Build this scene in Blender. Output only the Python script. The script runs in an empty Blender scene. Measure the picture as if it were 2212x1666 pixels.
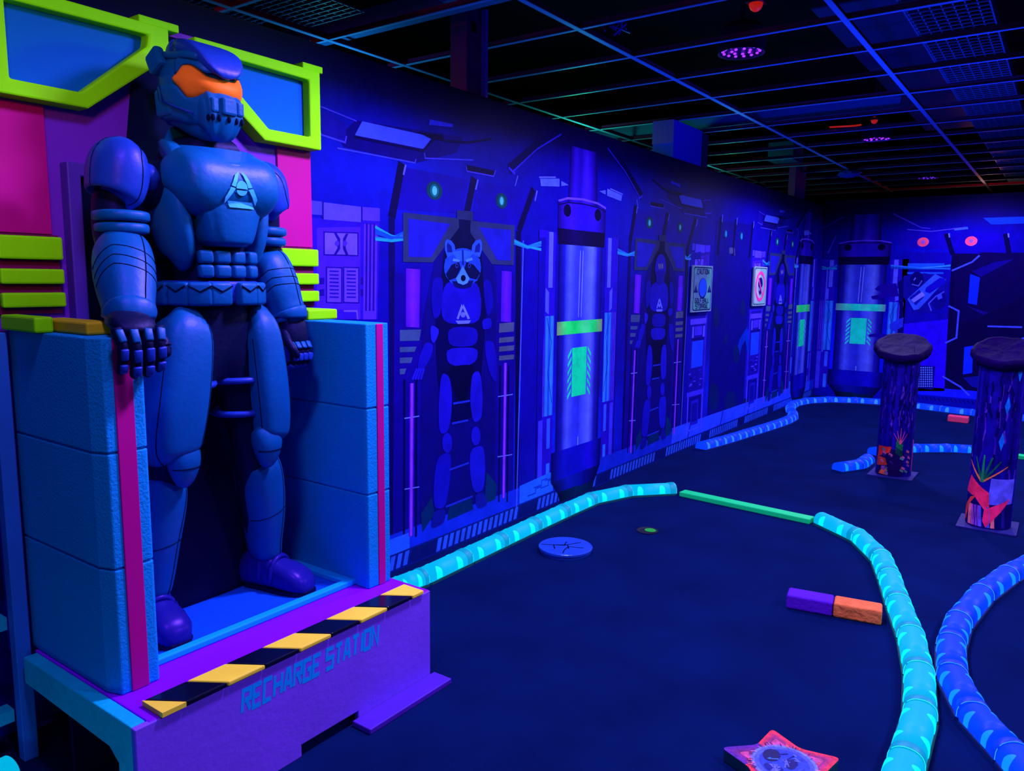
# Black-light mini golf room: armoured statue on a "recharge station", printed wall murals,
# light-up lane curbs and an open ceiling grid.  Metres, X along the mural wall, Y into it, Z up.
import bpy, bmesh, math, random
from mathutils import Vector, Matrix
from mathutils.bvhtree import BVHTree
R = math.radians
V = Vector
random.seed(7)
sc = bpy.context.scene
col = sc.collection

# ------------------------------------------------------------------ camera
YAW, PITCH, ROLL, FPX = R(35.68), R(7.83), R(.665), 1667.0
CAM = Vector((0, 0, 1.5))
fw = Vector((math.cos(YAW)*math.cos(PITCH), math.sin(YAW)*math.cos(PITCH), -math.sin(PITCH)))
rt0 = fw.cross(Vector((0, 0, 1))).normalized(); up0 = rt0.cross(fw)
rt = rt0*math.cos(ROLL)+up0*math.sin(ROLL); up = -rt0*math.sin(ROLL)+up0*math.cos(ROLL)
cd = bpy.data.cameras.new('camera'); cd.sensor_width = 36; cd.lens = 36*FPX/2212; cd.clip_start = .02
cam = bpy.data.objects.new('camera', cd); col.objects.link(cam)
m = Matrix((rt, up, -fw)).transposed().to_4x4(); m.translation = CAM
cam.matrix_world = m
sc.camera = cam
vs = sc.view_settings
vs.view_transform = 'Standard'; vs.look = 'None'; vs.gamma = 1; vs.use_curve_mapping = False; vs.exposure = 0
sc.cycles.use_denoising = True
sc.cycles.max_bounces = 6; sc.cycles.diffuse_bounces = 3; sc.cycles.sample_clamp_indirect = 3

WALL_Y, BACK_X, WALL_TOP = 2.71, 10.76, 2.49
def ray(x, y):                       # sight line of a point measured on the photograph
    return fw*FPX + rt*(x-1106) - up*(y-833)
def on_y(x, y, Y): d = ray(x, y); return CAM+d*((Y-CAM.y)/d.y)
def on_x(x, y, X): d = ray(x, y); return CAM+d*((X-CAM.x)/d.x)
def on_z(x, y, Z=0.): d = ray(x, y); return CAM+d*((Z-CAM.z)/d.z)

# ------------------------------------------------------------------ colour + materials
def lin(c):
    return tuple(((v/255)/12.92 if v/255 <= .04045 else ((v/255+.055)/1.055)**2.4) for v in c)
MATS = {}
def mat(name, rgb, rough=.6, spec=.3, tint=None, bump=0, bscale=60, vary=0, vscale=6, emit=0, ergb=None, metal=0, coat=0):
    if name in MATS: return MATS[name]
    mt = bpy.data.materials.new(name); mt.use_nodes = True
    nt = mt.node_tree; b = nt.nodes['Principled BSDF']
    c = lin(rgb)+(1,)
    b.inputs['Base Color'].default_value = c
    b.inputs['Roughness'].default_value = rough
    b.inputs['Specular IOR Level'].default_value = spec
    b.inputs['Metallic'].default_value = metal
    b.inputs['Coat Weight'].default_value = coat
    if tint: b.inputs['Specular Tint'].default_value = lin(tint)+(1,)
    if emit:
        b.inputs['Emission Color'].default_value = lin(ergb or rgb)+(1,)
        b.inputs['Emission Strength'].default_value = emit
    if bump or vary:
        tc = nt.nodes.new('ShaderNodeTexCoord')
    if bump:
        n = nt.nodes.new('ShaderNodeTexNoise'); n.inputs['Scale'].default_value = bscale; n.inputs['Detail'].default_value = 4
        nt.links.new(tc.outputs['Object'], n.inputs['Vector'])
        bp = nt.nodes.new('ShaderNodeBump'); bp.inputs['Strength'].default_value = bump; bp.inputs['Distance'].default_value = .01
        nt.links.new(n.outputs['Fac'], bp.inputs['Height']); nt.links.new(bp.outputs['Normal'], b.inputs['Normal'])
    if vary:                         # uneven brush-on paint
        n = nt.nodes.new('ShaderNodeTexNoise'); n.inputs['Scale'].default_value = vscale; n.inputs['Detail'].default_value = 5
        nt.links.new(tc.outputs['Object'], n.inputs['Vector'])
        mx = nt.nodes.new('ShaderNodeMix'); mx.data_type = 'RGBA'
        mx.inputs['A'].default_value = tuple(v*(1-vary) for v in c[:3])+(1,)
        mx.inputs['B'].default_value = tuple(min(1, v*(1+vary)) for v in c[:3])+(1,)
        nt.links.new(n.outputs['Fac'], mx.inputs['Factor']); nt.links.new(mx.outputs['Result'], b.inputs['Base Color'])
    MATS[name] = mt
    return mt
def print_mat(name, rough=.55, spec=.15, vary=.24, vscale=9):
    """Ink on a printed sheet: colours come from the print itself (colour attribute)."""
    mt = bpy.data.materials.new(name); mt.use_nodes = True
    nt = mt.node_tree; b = nt.nodes['Principled BSDF']
    a = nt.nodes.new('ShaderNodeVertexColor'); a.layer_name = 'ink'
    tc = nt.nodes.new('ShaderNodeTexCoord')
    n = nt.nodes.new('ShaderNodeTexNoise'); n.inputs['Scale'].default_value = vscale; n.inputs['Detail'].default_value = 8
    n.inputs['Roughness'].default_value = .7
    nt.links.new(tc.outputs['Object'], n.inputs['Vector'])
    mr = nt.nodes.new('ShaderNodeMapRange'); mr.inputs['From Min'].default_value = .3; mr.inputs['From Max'].default_value = .7
    mr.inputs['To Min'].default_value = 1-vary; mr.inputs['To Max'].default_value = 1+vary
    nt.links.new(n.outputs['Fac'], mr.inputs['Value'])
    mx = nt.nodes.new('ShaderNodeMix'); mx.data_type = 'RGBA'; mx.blend_type = 'MULTIPLY'; mx.inputs['Factor'].default_value = 1
    nt.links.new(a.outputs['Color'], mx.inputs['A']); nt.links.new(mr.outputs['Result'], mx.inputs['B'])
    nt.links.new(mx.outputs['Result'], b.inputs['Base Color'])
    b.inputs['Roughness'].default_value = rough; b.inputs['Specular IOR Level'].default_value = spec
    b.inputs['Specular Tint'].default_value = lin((120, 110, 255))+(1,)
    return mt

# ------------------------------------------------------------------ object helpers
def tag(o, label=None, cat=None, group=None, kind=None):
    if label: o['label'] = label
    if cat: o['category'] = cat
    if group: o['group'] = group
    if kind or cat: o['kind'] = kind or 'thing'
    return o
def empty(name, loc, rz=0):
    o = bpy.data.objects.new(name, None); col.objects.link(o); o.location = loc; o.rotation_euler = (0, 0, rz)
    o.empty_display_size = .05
    return o
class MB:
    """collects faces and links them as ONE mesh object"""
    def __init__(s): s.v = []; s.f = []; s.mi = []; s.m = 0
    def add(s, vs, fs):
        k = len(s.v); s.v += [tuple(v) for v in vs]
        for f in fs: s.f.append([i+k for i in f]); s.mi.append(s.m)
        return s
    def box(s, x0, x1, y0, y1, z0, z1, M=None):
        vs = [Vector((x, y, z)) for z in (z0, z1) for y in (y0, y1) for x in (x0, x1)]
        if M: vs = [M @ v for v in vs]
        return s.add(vs, [(0, 2, 3, 1), (4, 5, 7, 6), (0, 1, 5, 4), (2, 6, 7, 3), (0, 4, 6, 2), (1, 3, 7, 5)])
    def prism(s, pts, fn0, fn1):
        """polygon pts (a,b) -> two caps through fn0 / fn1 and sides"""
        n = len(pts); A = [fn0(*p) for p in pts]; B = [fn1(*p) for p in pts]
        return s.add(A+B, [list(range(n-1, -1, -1)), list(range(n, 2*n))]+[[i, (i+1) % n, n+(i+1) % n, n+i] for i in range(n)])
    def ringprism(s, outer, inner, fn0, fn1):
        """frame: outer and inner loops with the same point count"""
        n = len(outer); vs = [fn0(*p) for p in outer]+[fn0(*p) for p in inner]+[fn1(*p) for p in outer]+[fn1(*p) for p in inner]
        fs = []
        for i in range(n):
            j = (i+1) % n
            fs += [[i, j, n+j, n+i], [2*n+i, 3*n+i, 3*n+j, 2*n+j], [i, 2*n+i, 2*n+j, j], [n+i, n+j, 3*n+j, 3*n+i]]
        return s.add(vs, fs)
    def rings(s, rs, cap=True, closed=True):
        n = len(rs[0]); vs = [p for r in rs for p in r]; fs = []
        for k in range(len(rs)-1):
            for i in range(n if closed else n-1):
                j = (i+1) % n
                fs.append([k*n+i, k*n+j, (k+1)*n+j, (k+1)*n+i])
        if cap and closed:
            fs.append(list(range(n-1, -1, -1))); fs.append(list(range((len(rs)-1)*n, len(rs)*n)))
        return s.add(vs, fs)
    def tube(s, pts, r, n=8):
        pts = [Vector(p) for p in pts]; rs = []
        for i, p in enumerate(pts):
            t = (pts[min(i+1, len(pts)-1)]-pts[max(i-1, 0)]).normalized()
            a = t.cross(Vector((0, 0, 1)) if abs(t.z) < .9 else Vector((0, 1, 0))).normalized(); b = t.cross(a)
            rr = r[i] if isinstance(r, (list, tuple)) else r
            rs.append([p+a*math.cos(2*math.pi*k/n)*rr+b*math.sin(2*math.pi*k/n)*rr for k in range(n)])
        return s.rings(rs)
    def ball(s, c, r, nu=16, nv=10, M=None):
        rx, ry, rz = r if isinstance(r, (list, tuple)) else (r, r, r); rs = []
        for j in range(nv+1):
            th = -math.pi/2+math.pi*(j+.0001)/(nv+.0002)
            ring = [Vector((rx*math.cos(th)*math.cos(2*math.pi*i/nu), ry*math.cos(th)*math.sin(2*math.pi*i/nu), rz*math.sin(th))) for i in range(nu)]
            rs.append([(M @ v if M else v)+Vector(c) for v in ring])
        return s.rings(rs)
    def build(s, name, m, parent=None, bevel=0, smooth=False, seg=2, inv=True, sub=0):
        me = bpy.data.meshes.new(name)
        me.from_pydata(s.v, [], s.f)
        ms = m if isinstance(m, (list, tuple)) else [m]
        for q in ms: me.materials.append(q)
        if len(ms) > 1: me.polygons.foreach_set('material_index', s.mi)
        bm = bmesh.new(); bm.from_mesh(me)
        bmesh.ops.recalc_face_normals(bm, faces=bm.faces); bm.to_mesh(me); bm.free()
        if smooth: me.polygons.foreach_set('use_smooth', [True]*len(me.polygons))
        o = bpy.data.objects.new(name, me); col.objects.link(o)
        if bevel:
            md = o.modifiers.new('bevel', 'BEVEL'); md.width = bevel; md.segments = seg; md.limit_method = 'ANGLE'; md.angle_limit = R(40)
        if sub:
            md = o.modifiers.new('sub', 'SUBSURF'); md.levels = sub; md.render_levels = sub
        if parent:
            o.parent = parent
            if inv:                                  # mesh was written in world coordinates
                o.matrix_parent_inverse = parent_matrix(parent).inverted()
        return o
def parent_matrix(p):
    M = p.matrix_basis.copy() if p.type == 'EMPTY' else Matrix.Identity(4)
    M = Matrix.Translation(p.location) @ p.rotation_euler.to_matrix().to_4x4()
    if p.parent: M = parent_matrix(p.parent) @ p.matrix_parent_inverse @ M
    return M
def thick(pts, w, closed=False):
    """2-D polyline -> list of quads of width w"""
    out = []; n = len(pts)
    def nrm(a, b):
        d = Vector((b[0]-a[0], b[1]-a[1])); d.normalize(); return Vector((-d.y, d.x))
    seg = [nrm(pts[i], pts[(i+1) % n]) for i in range(n if closed else n-1)]
    L, Rr = [], []
    for i in range(n):
        a = seg[i-1] if (i > 0 or closed) else seg[0]
        b = seg[i % len(seg)] if (i < len(seg) or closed) else seg[-1]
        mm = a+b
        if mm.length < 1e-4: mm = a.copy()
        mm.normalize(); k = 1/max(.45, mm.dot(a))
        wi = w[i] if isinstance(w, (list, tuple)) else w
        L.append((pts[i][0]+mm.x*wi*k/2, pts[i][1]+mm.y*wi*k/2)); Rr.append((pts[i][0]-mm.x*wi*k/2, pts[i][1]-mm.y*wi*k/2))
    for i in range(n if closed else n-1):
        j = (i+1) % n
        out.append([L[i], Rr[i], Rr[j], L[j]])
    return out
def ell(cx, cy, rx, ry, n=20, a0=0, a1=360):
    return [(cx+rx*math.cos(R(a0+(a1-a0)*i/n)), cy+ry*math.sin(R(a0+(a1-a0)*i/n))) for i in range(n if a1-a0 == 360 else n+1)]

# block lettering: strokes on a 4 x 6 cell
GLYPH = {
 'R': [[(0, 0), (0, 6), (4, 6), (4, 3.2), (1, 3.2)], [(2, 3.2), (4, 0)]],
 'E': [[(4, 6), (0, 6), (0, 0), (4, 0)], [(0, 3), (3.2, 3)]],
 'C': [[(4, 6), (0, 6), (0, 0), (4, 0)]],
 'H': [[(0, 0), (0, 6)], [(4, 0), (4, 6)], [(0, 3), (4, 3)]],
 'A': [[(0, 0), (1.4, 6), (2.6, 6), (4, 0)], [(.7, 2), (3.3, 2)]],
 'G': [[(4, 6), (0, 6), (0, 0), (4, 0), (4, 3), (2, 3)]],
 'S': [[(4, 6), (0, 6), (0, 3.2), (4, 3.2), (4, 0), (0, 0)]],
 'T': [[(0, 6), (4, 6)], [(2, 6), (2, 0)]],
 'I': [[(2, 0), (2, 6)]],
 'O': [[(0, 0), (0, 6), (4, 6), (4, 0), (0, 0)]],
 'N': [[(0, 0), (0, 6), (4, 0), (4, 6)]],
 'U': [[(0, 6), (0, 0), (4, 0), (4, 6)]],
 'L': [[(0, 6), (0, 0), (4, 0)]],
 'F': [[(0, 0), (0, 6), (4, 6)], [(0, 3), (3.2, 3)]],
 'B': [[(0, 0), (0, 6), (3.6, 6), (3.6, 3.2), (0, 3.2)], [(3.6, 3.2), (4, 3), (4, 0), (0, 0)]],
 '!': [[(2, 2), (2, 6)], [(2, 0), (2, .8)]],
}
def letters(txt, w, h, slant=0, sw=.9):
    """quads for txt in a box w x h with the origin at its lower left"""
    adv = 5.6; tot = sum((2.6 if c in ' I' else adv) for c in txt)-1.6
    q = []; x = 0
    for c in txt:
        if c != ' ':
            off = -1 if c == 'I' else 0
            for st in GLYPH[c]:
                for quad in thick(st, sw):
                    q.append([((x+off+.0+a+slant*b)*w/tot, b*h/6) for a, b in quad])
        x += 2.6 if c in ' I' else adv
    return q

# ------------------------------------------------------------------ world + lamps
wd = bpy.data.worlds.new('dark_hall'); sc.world = wd; wd.use_nodes = True
wd.node_tree.nodes['Background'].inputs['Color'].default_value = (.02, .03, .25, 1)
wd.node_tree.nodes['Background'].inputs['Strength'].default_value = .05
def lamp(name, kind, loc, energy, rgb, size=.2, target=None, spot=None, blend=.6, shape=None, sy=None):
    ld = bpy.data.lights.new(name, kind); ld.energy = energy; ld.color = rgb
    if kind == 'AREA':
        ld.size = size
        if sy: ld.shape = 'RECTANGLE'; ld.size_y = sy
    else: ld.shadow_soft_size = size
    if kind == 'SPOT': ld.spot_size = R(spot or 90); ld.spot_blend = blend
    o = bpy.data.objects.new(name, ld); col.objects.link(o); o.location = loc
    if target:
        o.rotation_euler = (Vector(target)-Vector(loc)).to_track_quat('-Z', 'Y').to_euler()
    return o
UVC = (.56, .47, 1.0)
# ------------------------------------------------------------------ the room
floor_m = mat('carpet', (3, 20, 75), rough=.95, spec=.02, bump=.5, bscale=260, vary=.45, vscale=3)
paint_m = mat('wall_paint', (10, 0, 70), rough=.7, spec=.1)
dark_m = mat('black_deck', (8, 4, 30), rough=.9, spec=.05, vary=.5, vscale=2)
tag(MB().box(-4, 16, -6, 7, -.1, 0).build('floor', floor_m), kind='structure')
tag(MB().box(-4, BACK_X+.12, WALL_Y, WALL_Y+.12, 0, WALL_TOP).build('wall_left', paint_m), kind='structure')
tag(MB().box(BACK_X, BACK_X+.12, -6, WALL_Y, 0, WALL_TOP+.07).build('wall_back', paint_m), kind='structure')
tag(MB().box(-4, 16, -6.12, -6, 0, 3.7).build('wall_right', paint_m), kind='structure')
tag(MB().box(-4.12, -4, -6, 7, 0, 3.7).build('wall_front', paint_m), kind='structure')
tag(MB().box(-4, 16, 7, 7.12, 0, 3.7).build('wall_side', dark_m), kind='structure')
tag(MB().box(16, 16.12, -6, 7, 0, 3.7).build('wall_end', dark_m), kind='structure')
tag(MB().box(-4, 16, -6, 7, 3.7, 3.8).build('ceiling', dark_m), kind='structure')
# open ceiling grid: 2 ft x 4 ft, hung at 2.80 m, runs on over the partition walls
GZ = 2.80
bar_m = (mat('grid_flange', (120, 150, 250), rough=.5, spec=.2), mat('grid_web', (120, 16, 84), rough=.7, spec=.1))  # one bar metal; dark red light on the webs is put into their colour
def tbar(n, p0, p1, w=.026, h=.04):
    b = MB(); p0 = Vector(p0); p1 = Vector(p1); d = (p1-p0).normalized(); s = Vector((-d.y, d.x, 0))
    for (a, c, z0, z1) in ((w/2, w/2, 0, .004), (.0015, .0015, .004, h)):
        vs = [p+s*k+Vector((0, 0, z)) for z in (z0, z1) for p in (p0, p1) for k in (-a, c)]
        b.m = 0 if z0 == 0 else 1
        b.add(vs, [(0, 1, 3, 2), (4, 6, 7, 5), (0, 4, 5, 1), (2, 3, 7, 6), (0, 2, 6, 4), (1, 5, 7, 3)])
    return tag(b.build('trim_%d' % n, bar_m), kind='structure')
k = 1
for y, x1 in ((3.47, 10.6), (2.22, 12.4), (1.04, 12.95), (-.18, 12.95), (-1.4, 12.95)):
    tbar(k, (-.6, y, GZ), (x1, y, GZ), w=.03, h=.036); k += 1
x = .61
while x < 12.8:
    tbar(k, (x, -3.0, GZ+.002), (x, 3.62, GZ+.002), w=.02, h=.034); k += 1
    x += .61
# ------------------------------------------------------------------ printed wall murals
ink = print_mat('mural_ink')
class Print:
    """flat printed motifs; pt(u, v, off) maps wall coordinates to the world"""
    def __init__(s, pt): s.pt = pt; s.v = []; s.f = []; s.c = []; s.n = 0
    def poly(s, pts, c, layer=1, cols=None):
        s.n += 1
        off = .00045*layer+.000006*(s.n % 60)
        k = len(s.v); s.v += [s.pt(p[0], p[1], off) for p in pts]
        cc = cols if cols else [c]*len(pts)
        s.c += [lin(q) for q in cc]; s.f.append(list(range(k, k+len(pts))))
    def line(s, pts, w, c, layer=2):
        for q in thick(pts, w): s.poly(q, c, layer)
    def grad(s, pts4, cols, layer=1, vertical=True):
        """quad strip across, one colour per column: pts4 = (bl, br, tr, tl)"""
        bl, br, tr, tl = [Vector(p) for p in pts4]; n = len(cols)-1
        for i in range(n):
            a, b = i/n, (i+1)/n
            s.poly([bl.lerp(br, a), bl.lerp(br, b), tl.lerp(tr, b), tl.lerp(tr, a)], None, layer, [cols[i], cols[i+1], cols[i+1], cols[i]])
    def build(s, name, parent=None):
        me = bpy.data.meshes.new(name); me.from_pydata(s.v, [], s.f); me.materials.append(ink)
        at = me.color_attributes.new('ink', 'FLOAT_COLOR', 'POINT')
        for i, c in enumerate(s.c): at.data[i].color = c+(1,)
        o = bpy.data.objects.new(name, me); col.objects.link(o)
        if parent: o.parent = parent
        return o
def LW(u, v, off): return (u, WALL_Y-.004-off, v)
def BW(u, v, off): return (BACK_X-.004-off, u, v)
def w(px, py): p = on_y(px, py, WALL_Y-.004); return (p.x, p.z)
def b(px, py): p = on_x(px, py, BACK_X-.004); return (p.y, p.z)
def W(*pts): return [w(*p) for p in pts]
def B(*pts): return [b(*p) for p in pts]

def sheet(name, pt, u0, u1, v1, fn, step=.12):
    nu = int((u1-u0)/step); nv = int(v1/step); P = Print(pt); vs = []; cs = []; fs = []
    for j in range(nv+1):
        for i in range(nu+1):
            u = u0+(u1-u0)*i/nu; v = v1*j/nv
            vs.append(pt(u, v, 0)); cs.append(lin(fn(u, v)))
            if i < nu and j < nv: a = j*(nu+1)+i; fs.append([a, a+1, a+nu+2, a+nu+1])
    P.v, P.c, P.f = vs, cs, fs
    return P.build(name)
def blob(u, v, cu, cv, ru, rv): return math.exp(-((u-cu)/ru)**2-((v-cv)/rv)**2)
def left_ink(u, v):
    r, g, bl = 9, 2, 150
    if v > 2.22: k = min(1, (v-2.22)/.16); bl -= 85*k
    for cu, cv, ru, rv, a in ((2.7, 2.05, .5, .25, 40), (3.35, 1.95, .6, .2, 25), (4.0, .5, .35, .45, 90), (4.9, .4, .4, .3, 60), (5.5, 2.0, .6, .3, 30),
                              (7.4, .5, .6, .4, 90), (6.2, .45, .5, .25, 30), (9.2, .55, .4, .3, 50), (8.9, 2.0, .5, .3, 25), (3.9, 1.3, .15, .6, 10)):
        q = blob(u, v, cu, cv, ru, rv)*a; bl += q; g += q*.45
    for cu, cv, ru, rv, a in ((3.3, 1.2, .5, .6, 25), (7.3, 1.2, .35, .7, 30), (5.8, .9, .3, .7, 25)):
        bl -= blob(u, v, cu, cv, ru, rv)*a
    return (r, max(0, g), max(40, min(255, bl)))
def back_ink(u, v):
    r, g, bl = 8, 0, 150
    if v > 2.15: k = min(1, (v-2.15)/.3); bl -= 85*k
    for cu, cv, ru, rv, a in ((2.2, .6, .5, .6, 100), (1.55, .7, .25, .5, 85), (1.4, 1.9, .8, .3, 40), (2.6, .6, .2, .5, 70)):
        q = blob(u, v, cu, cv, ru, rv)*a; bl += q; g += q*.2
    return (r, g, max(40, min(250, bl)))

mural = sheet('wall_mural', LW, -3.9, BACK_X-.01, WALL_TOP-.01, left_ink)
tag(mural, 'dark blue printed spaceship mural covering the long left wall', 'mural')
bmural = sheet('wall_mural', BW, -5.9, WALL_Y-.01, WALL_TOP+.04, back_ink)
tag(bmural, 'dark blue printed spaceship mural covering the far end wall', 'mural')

# --- one column, drawn once and printed three times ---------------------------------
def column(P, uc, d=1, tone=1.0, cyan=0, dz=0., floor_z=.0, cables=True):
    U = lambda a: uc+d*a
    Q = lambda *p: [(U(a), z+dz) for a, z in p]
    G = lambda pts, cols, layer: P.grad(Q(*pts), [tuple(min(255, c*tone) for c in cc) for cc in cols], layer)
    # mast, cap, collar
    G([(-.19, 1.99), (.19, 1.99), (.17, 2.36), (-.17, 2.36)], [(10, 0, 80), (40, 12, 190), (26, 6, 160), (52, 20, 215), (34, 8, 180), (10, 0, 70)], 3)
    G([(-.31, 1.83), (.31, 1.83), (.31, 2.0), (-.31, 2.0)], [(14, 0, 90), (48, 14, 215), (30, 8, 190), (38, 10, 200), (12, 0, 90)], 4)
    P.line(Q((-.31, 2.0), (-.2, 2.025), (0, 2.035), (.2, 2.025), (.31, 2.0)), .014, (95, 60, 255), 5)
    P.line(Q((-.31, 1.975), (-.2, 1.998), (0, 2.006), (.2, 1.998), (.31, 1.975)), .008, (8, 0, 70), 5)
    for a in (-.2, .2): P.poly(Q(*ell(a, 1.948-(.0), .045, .04)), (3, 0, 45), 6)
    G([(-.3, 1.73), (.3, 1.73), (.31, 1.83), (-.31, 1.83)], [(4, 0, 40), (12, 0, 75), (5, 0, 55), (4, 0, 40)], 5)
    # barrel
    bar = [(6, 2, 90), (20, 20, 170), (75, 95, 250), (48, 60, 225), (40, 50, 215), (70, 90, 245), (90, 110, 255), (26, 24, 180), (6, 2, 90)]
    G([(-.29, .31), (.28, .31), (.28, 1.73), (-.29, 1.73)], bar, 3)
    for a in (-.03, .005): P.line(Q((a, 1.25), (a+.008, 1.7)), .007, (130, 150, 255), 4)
    P.line(Q((.0, .33), (.0, .42)), .008, (120, 170, 255), 4)
    band = [(120, 150, 110), (40, 255, 110), (10, 255, 100), (70, 255, 140), (10, 255, 110), (120, 150, 110)] if not cyan else [(90, 140, 160), (70, 240, 190), (20, 255, 200), (60, 245, 200), (20, 255, 200), (90, 140, 160)]
    P.grad(Q((-.3, 1.14), (.3, 1.14), (.3, 1.228), (-.3, 1.228)), band, 5)
    sg = (10, 255, 160) if not cyan else (20, 255, 196)
    P.poly(Q((-.1, .71), (.09, .71), (.09, 1.045), (-.1, 1.045)), sg, 5)
    for k in range(6):                                # hazard slants either side of the plate
        z = .725+k*.055
        P.poly(Q((-.155, z-.03), (-.155, z-.005), (-.11, z+.045), (-.11, z+.02)), sg, 5)
        P.poly(Q((.15, z-.03), (.15, z-.005), (.105, z+.045), (.105, z+.02)), sg, 5)
    # sleeve and foot
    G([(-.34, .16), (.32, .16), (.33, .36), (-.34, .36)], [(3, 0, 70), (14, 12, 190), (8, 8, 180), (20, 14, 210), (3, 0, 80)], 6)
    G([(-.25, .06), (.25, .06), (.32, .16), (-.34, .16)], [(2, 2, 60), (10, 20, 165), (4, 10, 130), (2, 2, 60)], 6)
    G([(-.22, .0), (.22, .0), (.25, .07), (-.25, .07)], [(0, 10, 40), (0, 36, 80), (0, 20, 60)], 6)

def side_struts(P, uc, d=1):
    """pipe work that flanks a column"""
    for s in (-1, 1):
        U = lambda a: uc+d*s*a
        q = lambda *p: [(U(a), z) for a, z in p]
        P.poly(q((.33, .1), (.52, .1), (.52, 1.81), (.33, 1.8)), (30, 8, 185), 2)
        P.poly(q((.36, 1.45), (.41, 1.45), (.41, 1.8), (.36, 1.8)), (80, 90, 255), 3)
        P.poly(q((.40, 1.28), (.44, 1.30), (.44, 1.45), (.40, 1.42)), (70, 80, 255), 3)
        P.grad(q((.335, .62), (.44, .62), (.44, 1.27), (.335, 1.27)), [(20, 90, 230), (50, 140, 255), (10, 60, 210), (50, 130, 255), (15, 70, 220)], 3)
        for k in range(3): P.line(q((.45+.022*k, .62), (.455+.022*k, 1.27)), .006, (95, 70, 255), 3)
        P.line(q((.345, .7), (.4, .9), (.36, 1.1), (.42, 1.26)), .006, (5, 30, 150), 4)
        P.poly(q((.36, .40), (.40, .40), (.40, .6), (.36, .6)), (45, 90, 250), 3)
        P.poly(q((.36, .12), (.40, .12), (.40, .3), (.36, .3)), (40, 110, 250), 3)
        P.poly(q((.45, .1), (.5, .1), (.5, .6), (.45, .6)), (55, 50, 235), 3)
        P.line(q((.52, .1), (.525, 1.8)), .008, (5, 0, 70), 3)

def cable_run(P, u0, u1, v, d=1, cyan=0):
    for k in range(6):
        a = random.uniform(-.03, .03); e = random.uniform(-.03, .03)
        c = random.choice([(30, 110, 235), (20, 150, 200), (60, 150, 250), (10, 70, 190)])
        P.line([(u0, v+a), ((u0+u1)/2, v-.02+a*.4), (u1, v+e)], .012, c, 5)

def rounded(pts, r=.35, n=5):
    out = []; N = len(pts)
    for i in range(N):
        a, p_, c = V(pts[i-1]), V(pts[i]), V(pts[(i+1) % N]); u = p_.lerp(a, r*.5); v = p_.lerp(c, r*.5)
        for k in range(n+1):
            t = k/n; out.append(tuple(u.lerp(p_, t).lerp(p_.lerp(v, t), t)))
    return out
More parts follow.
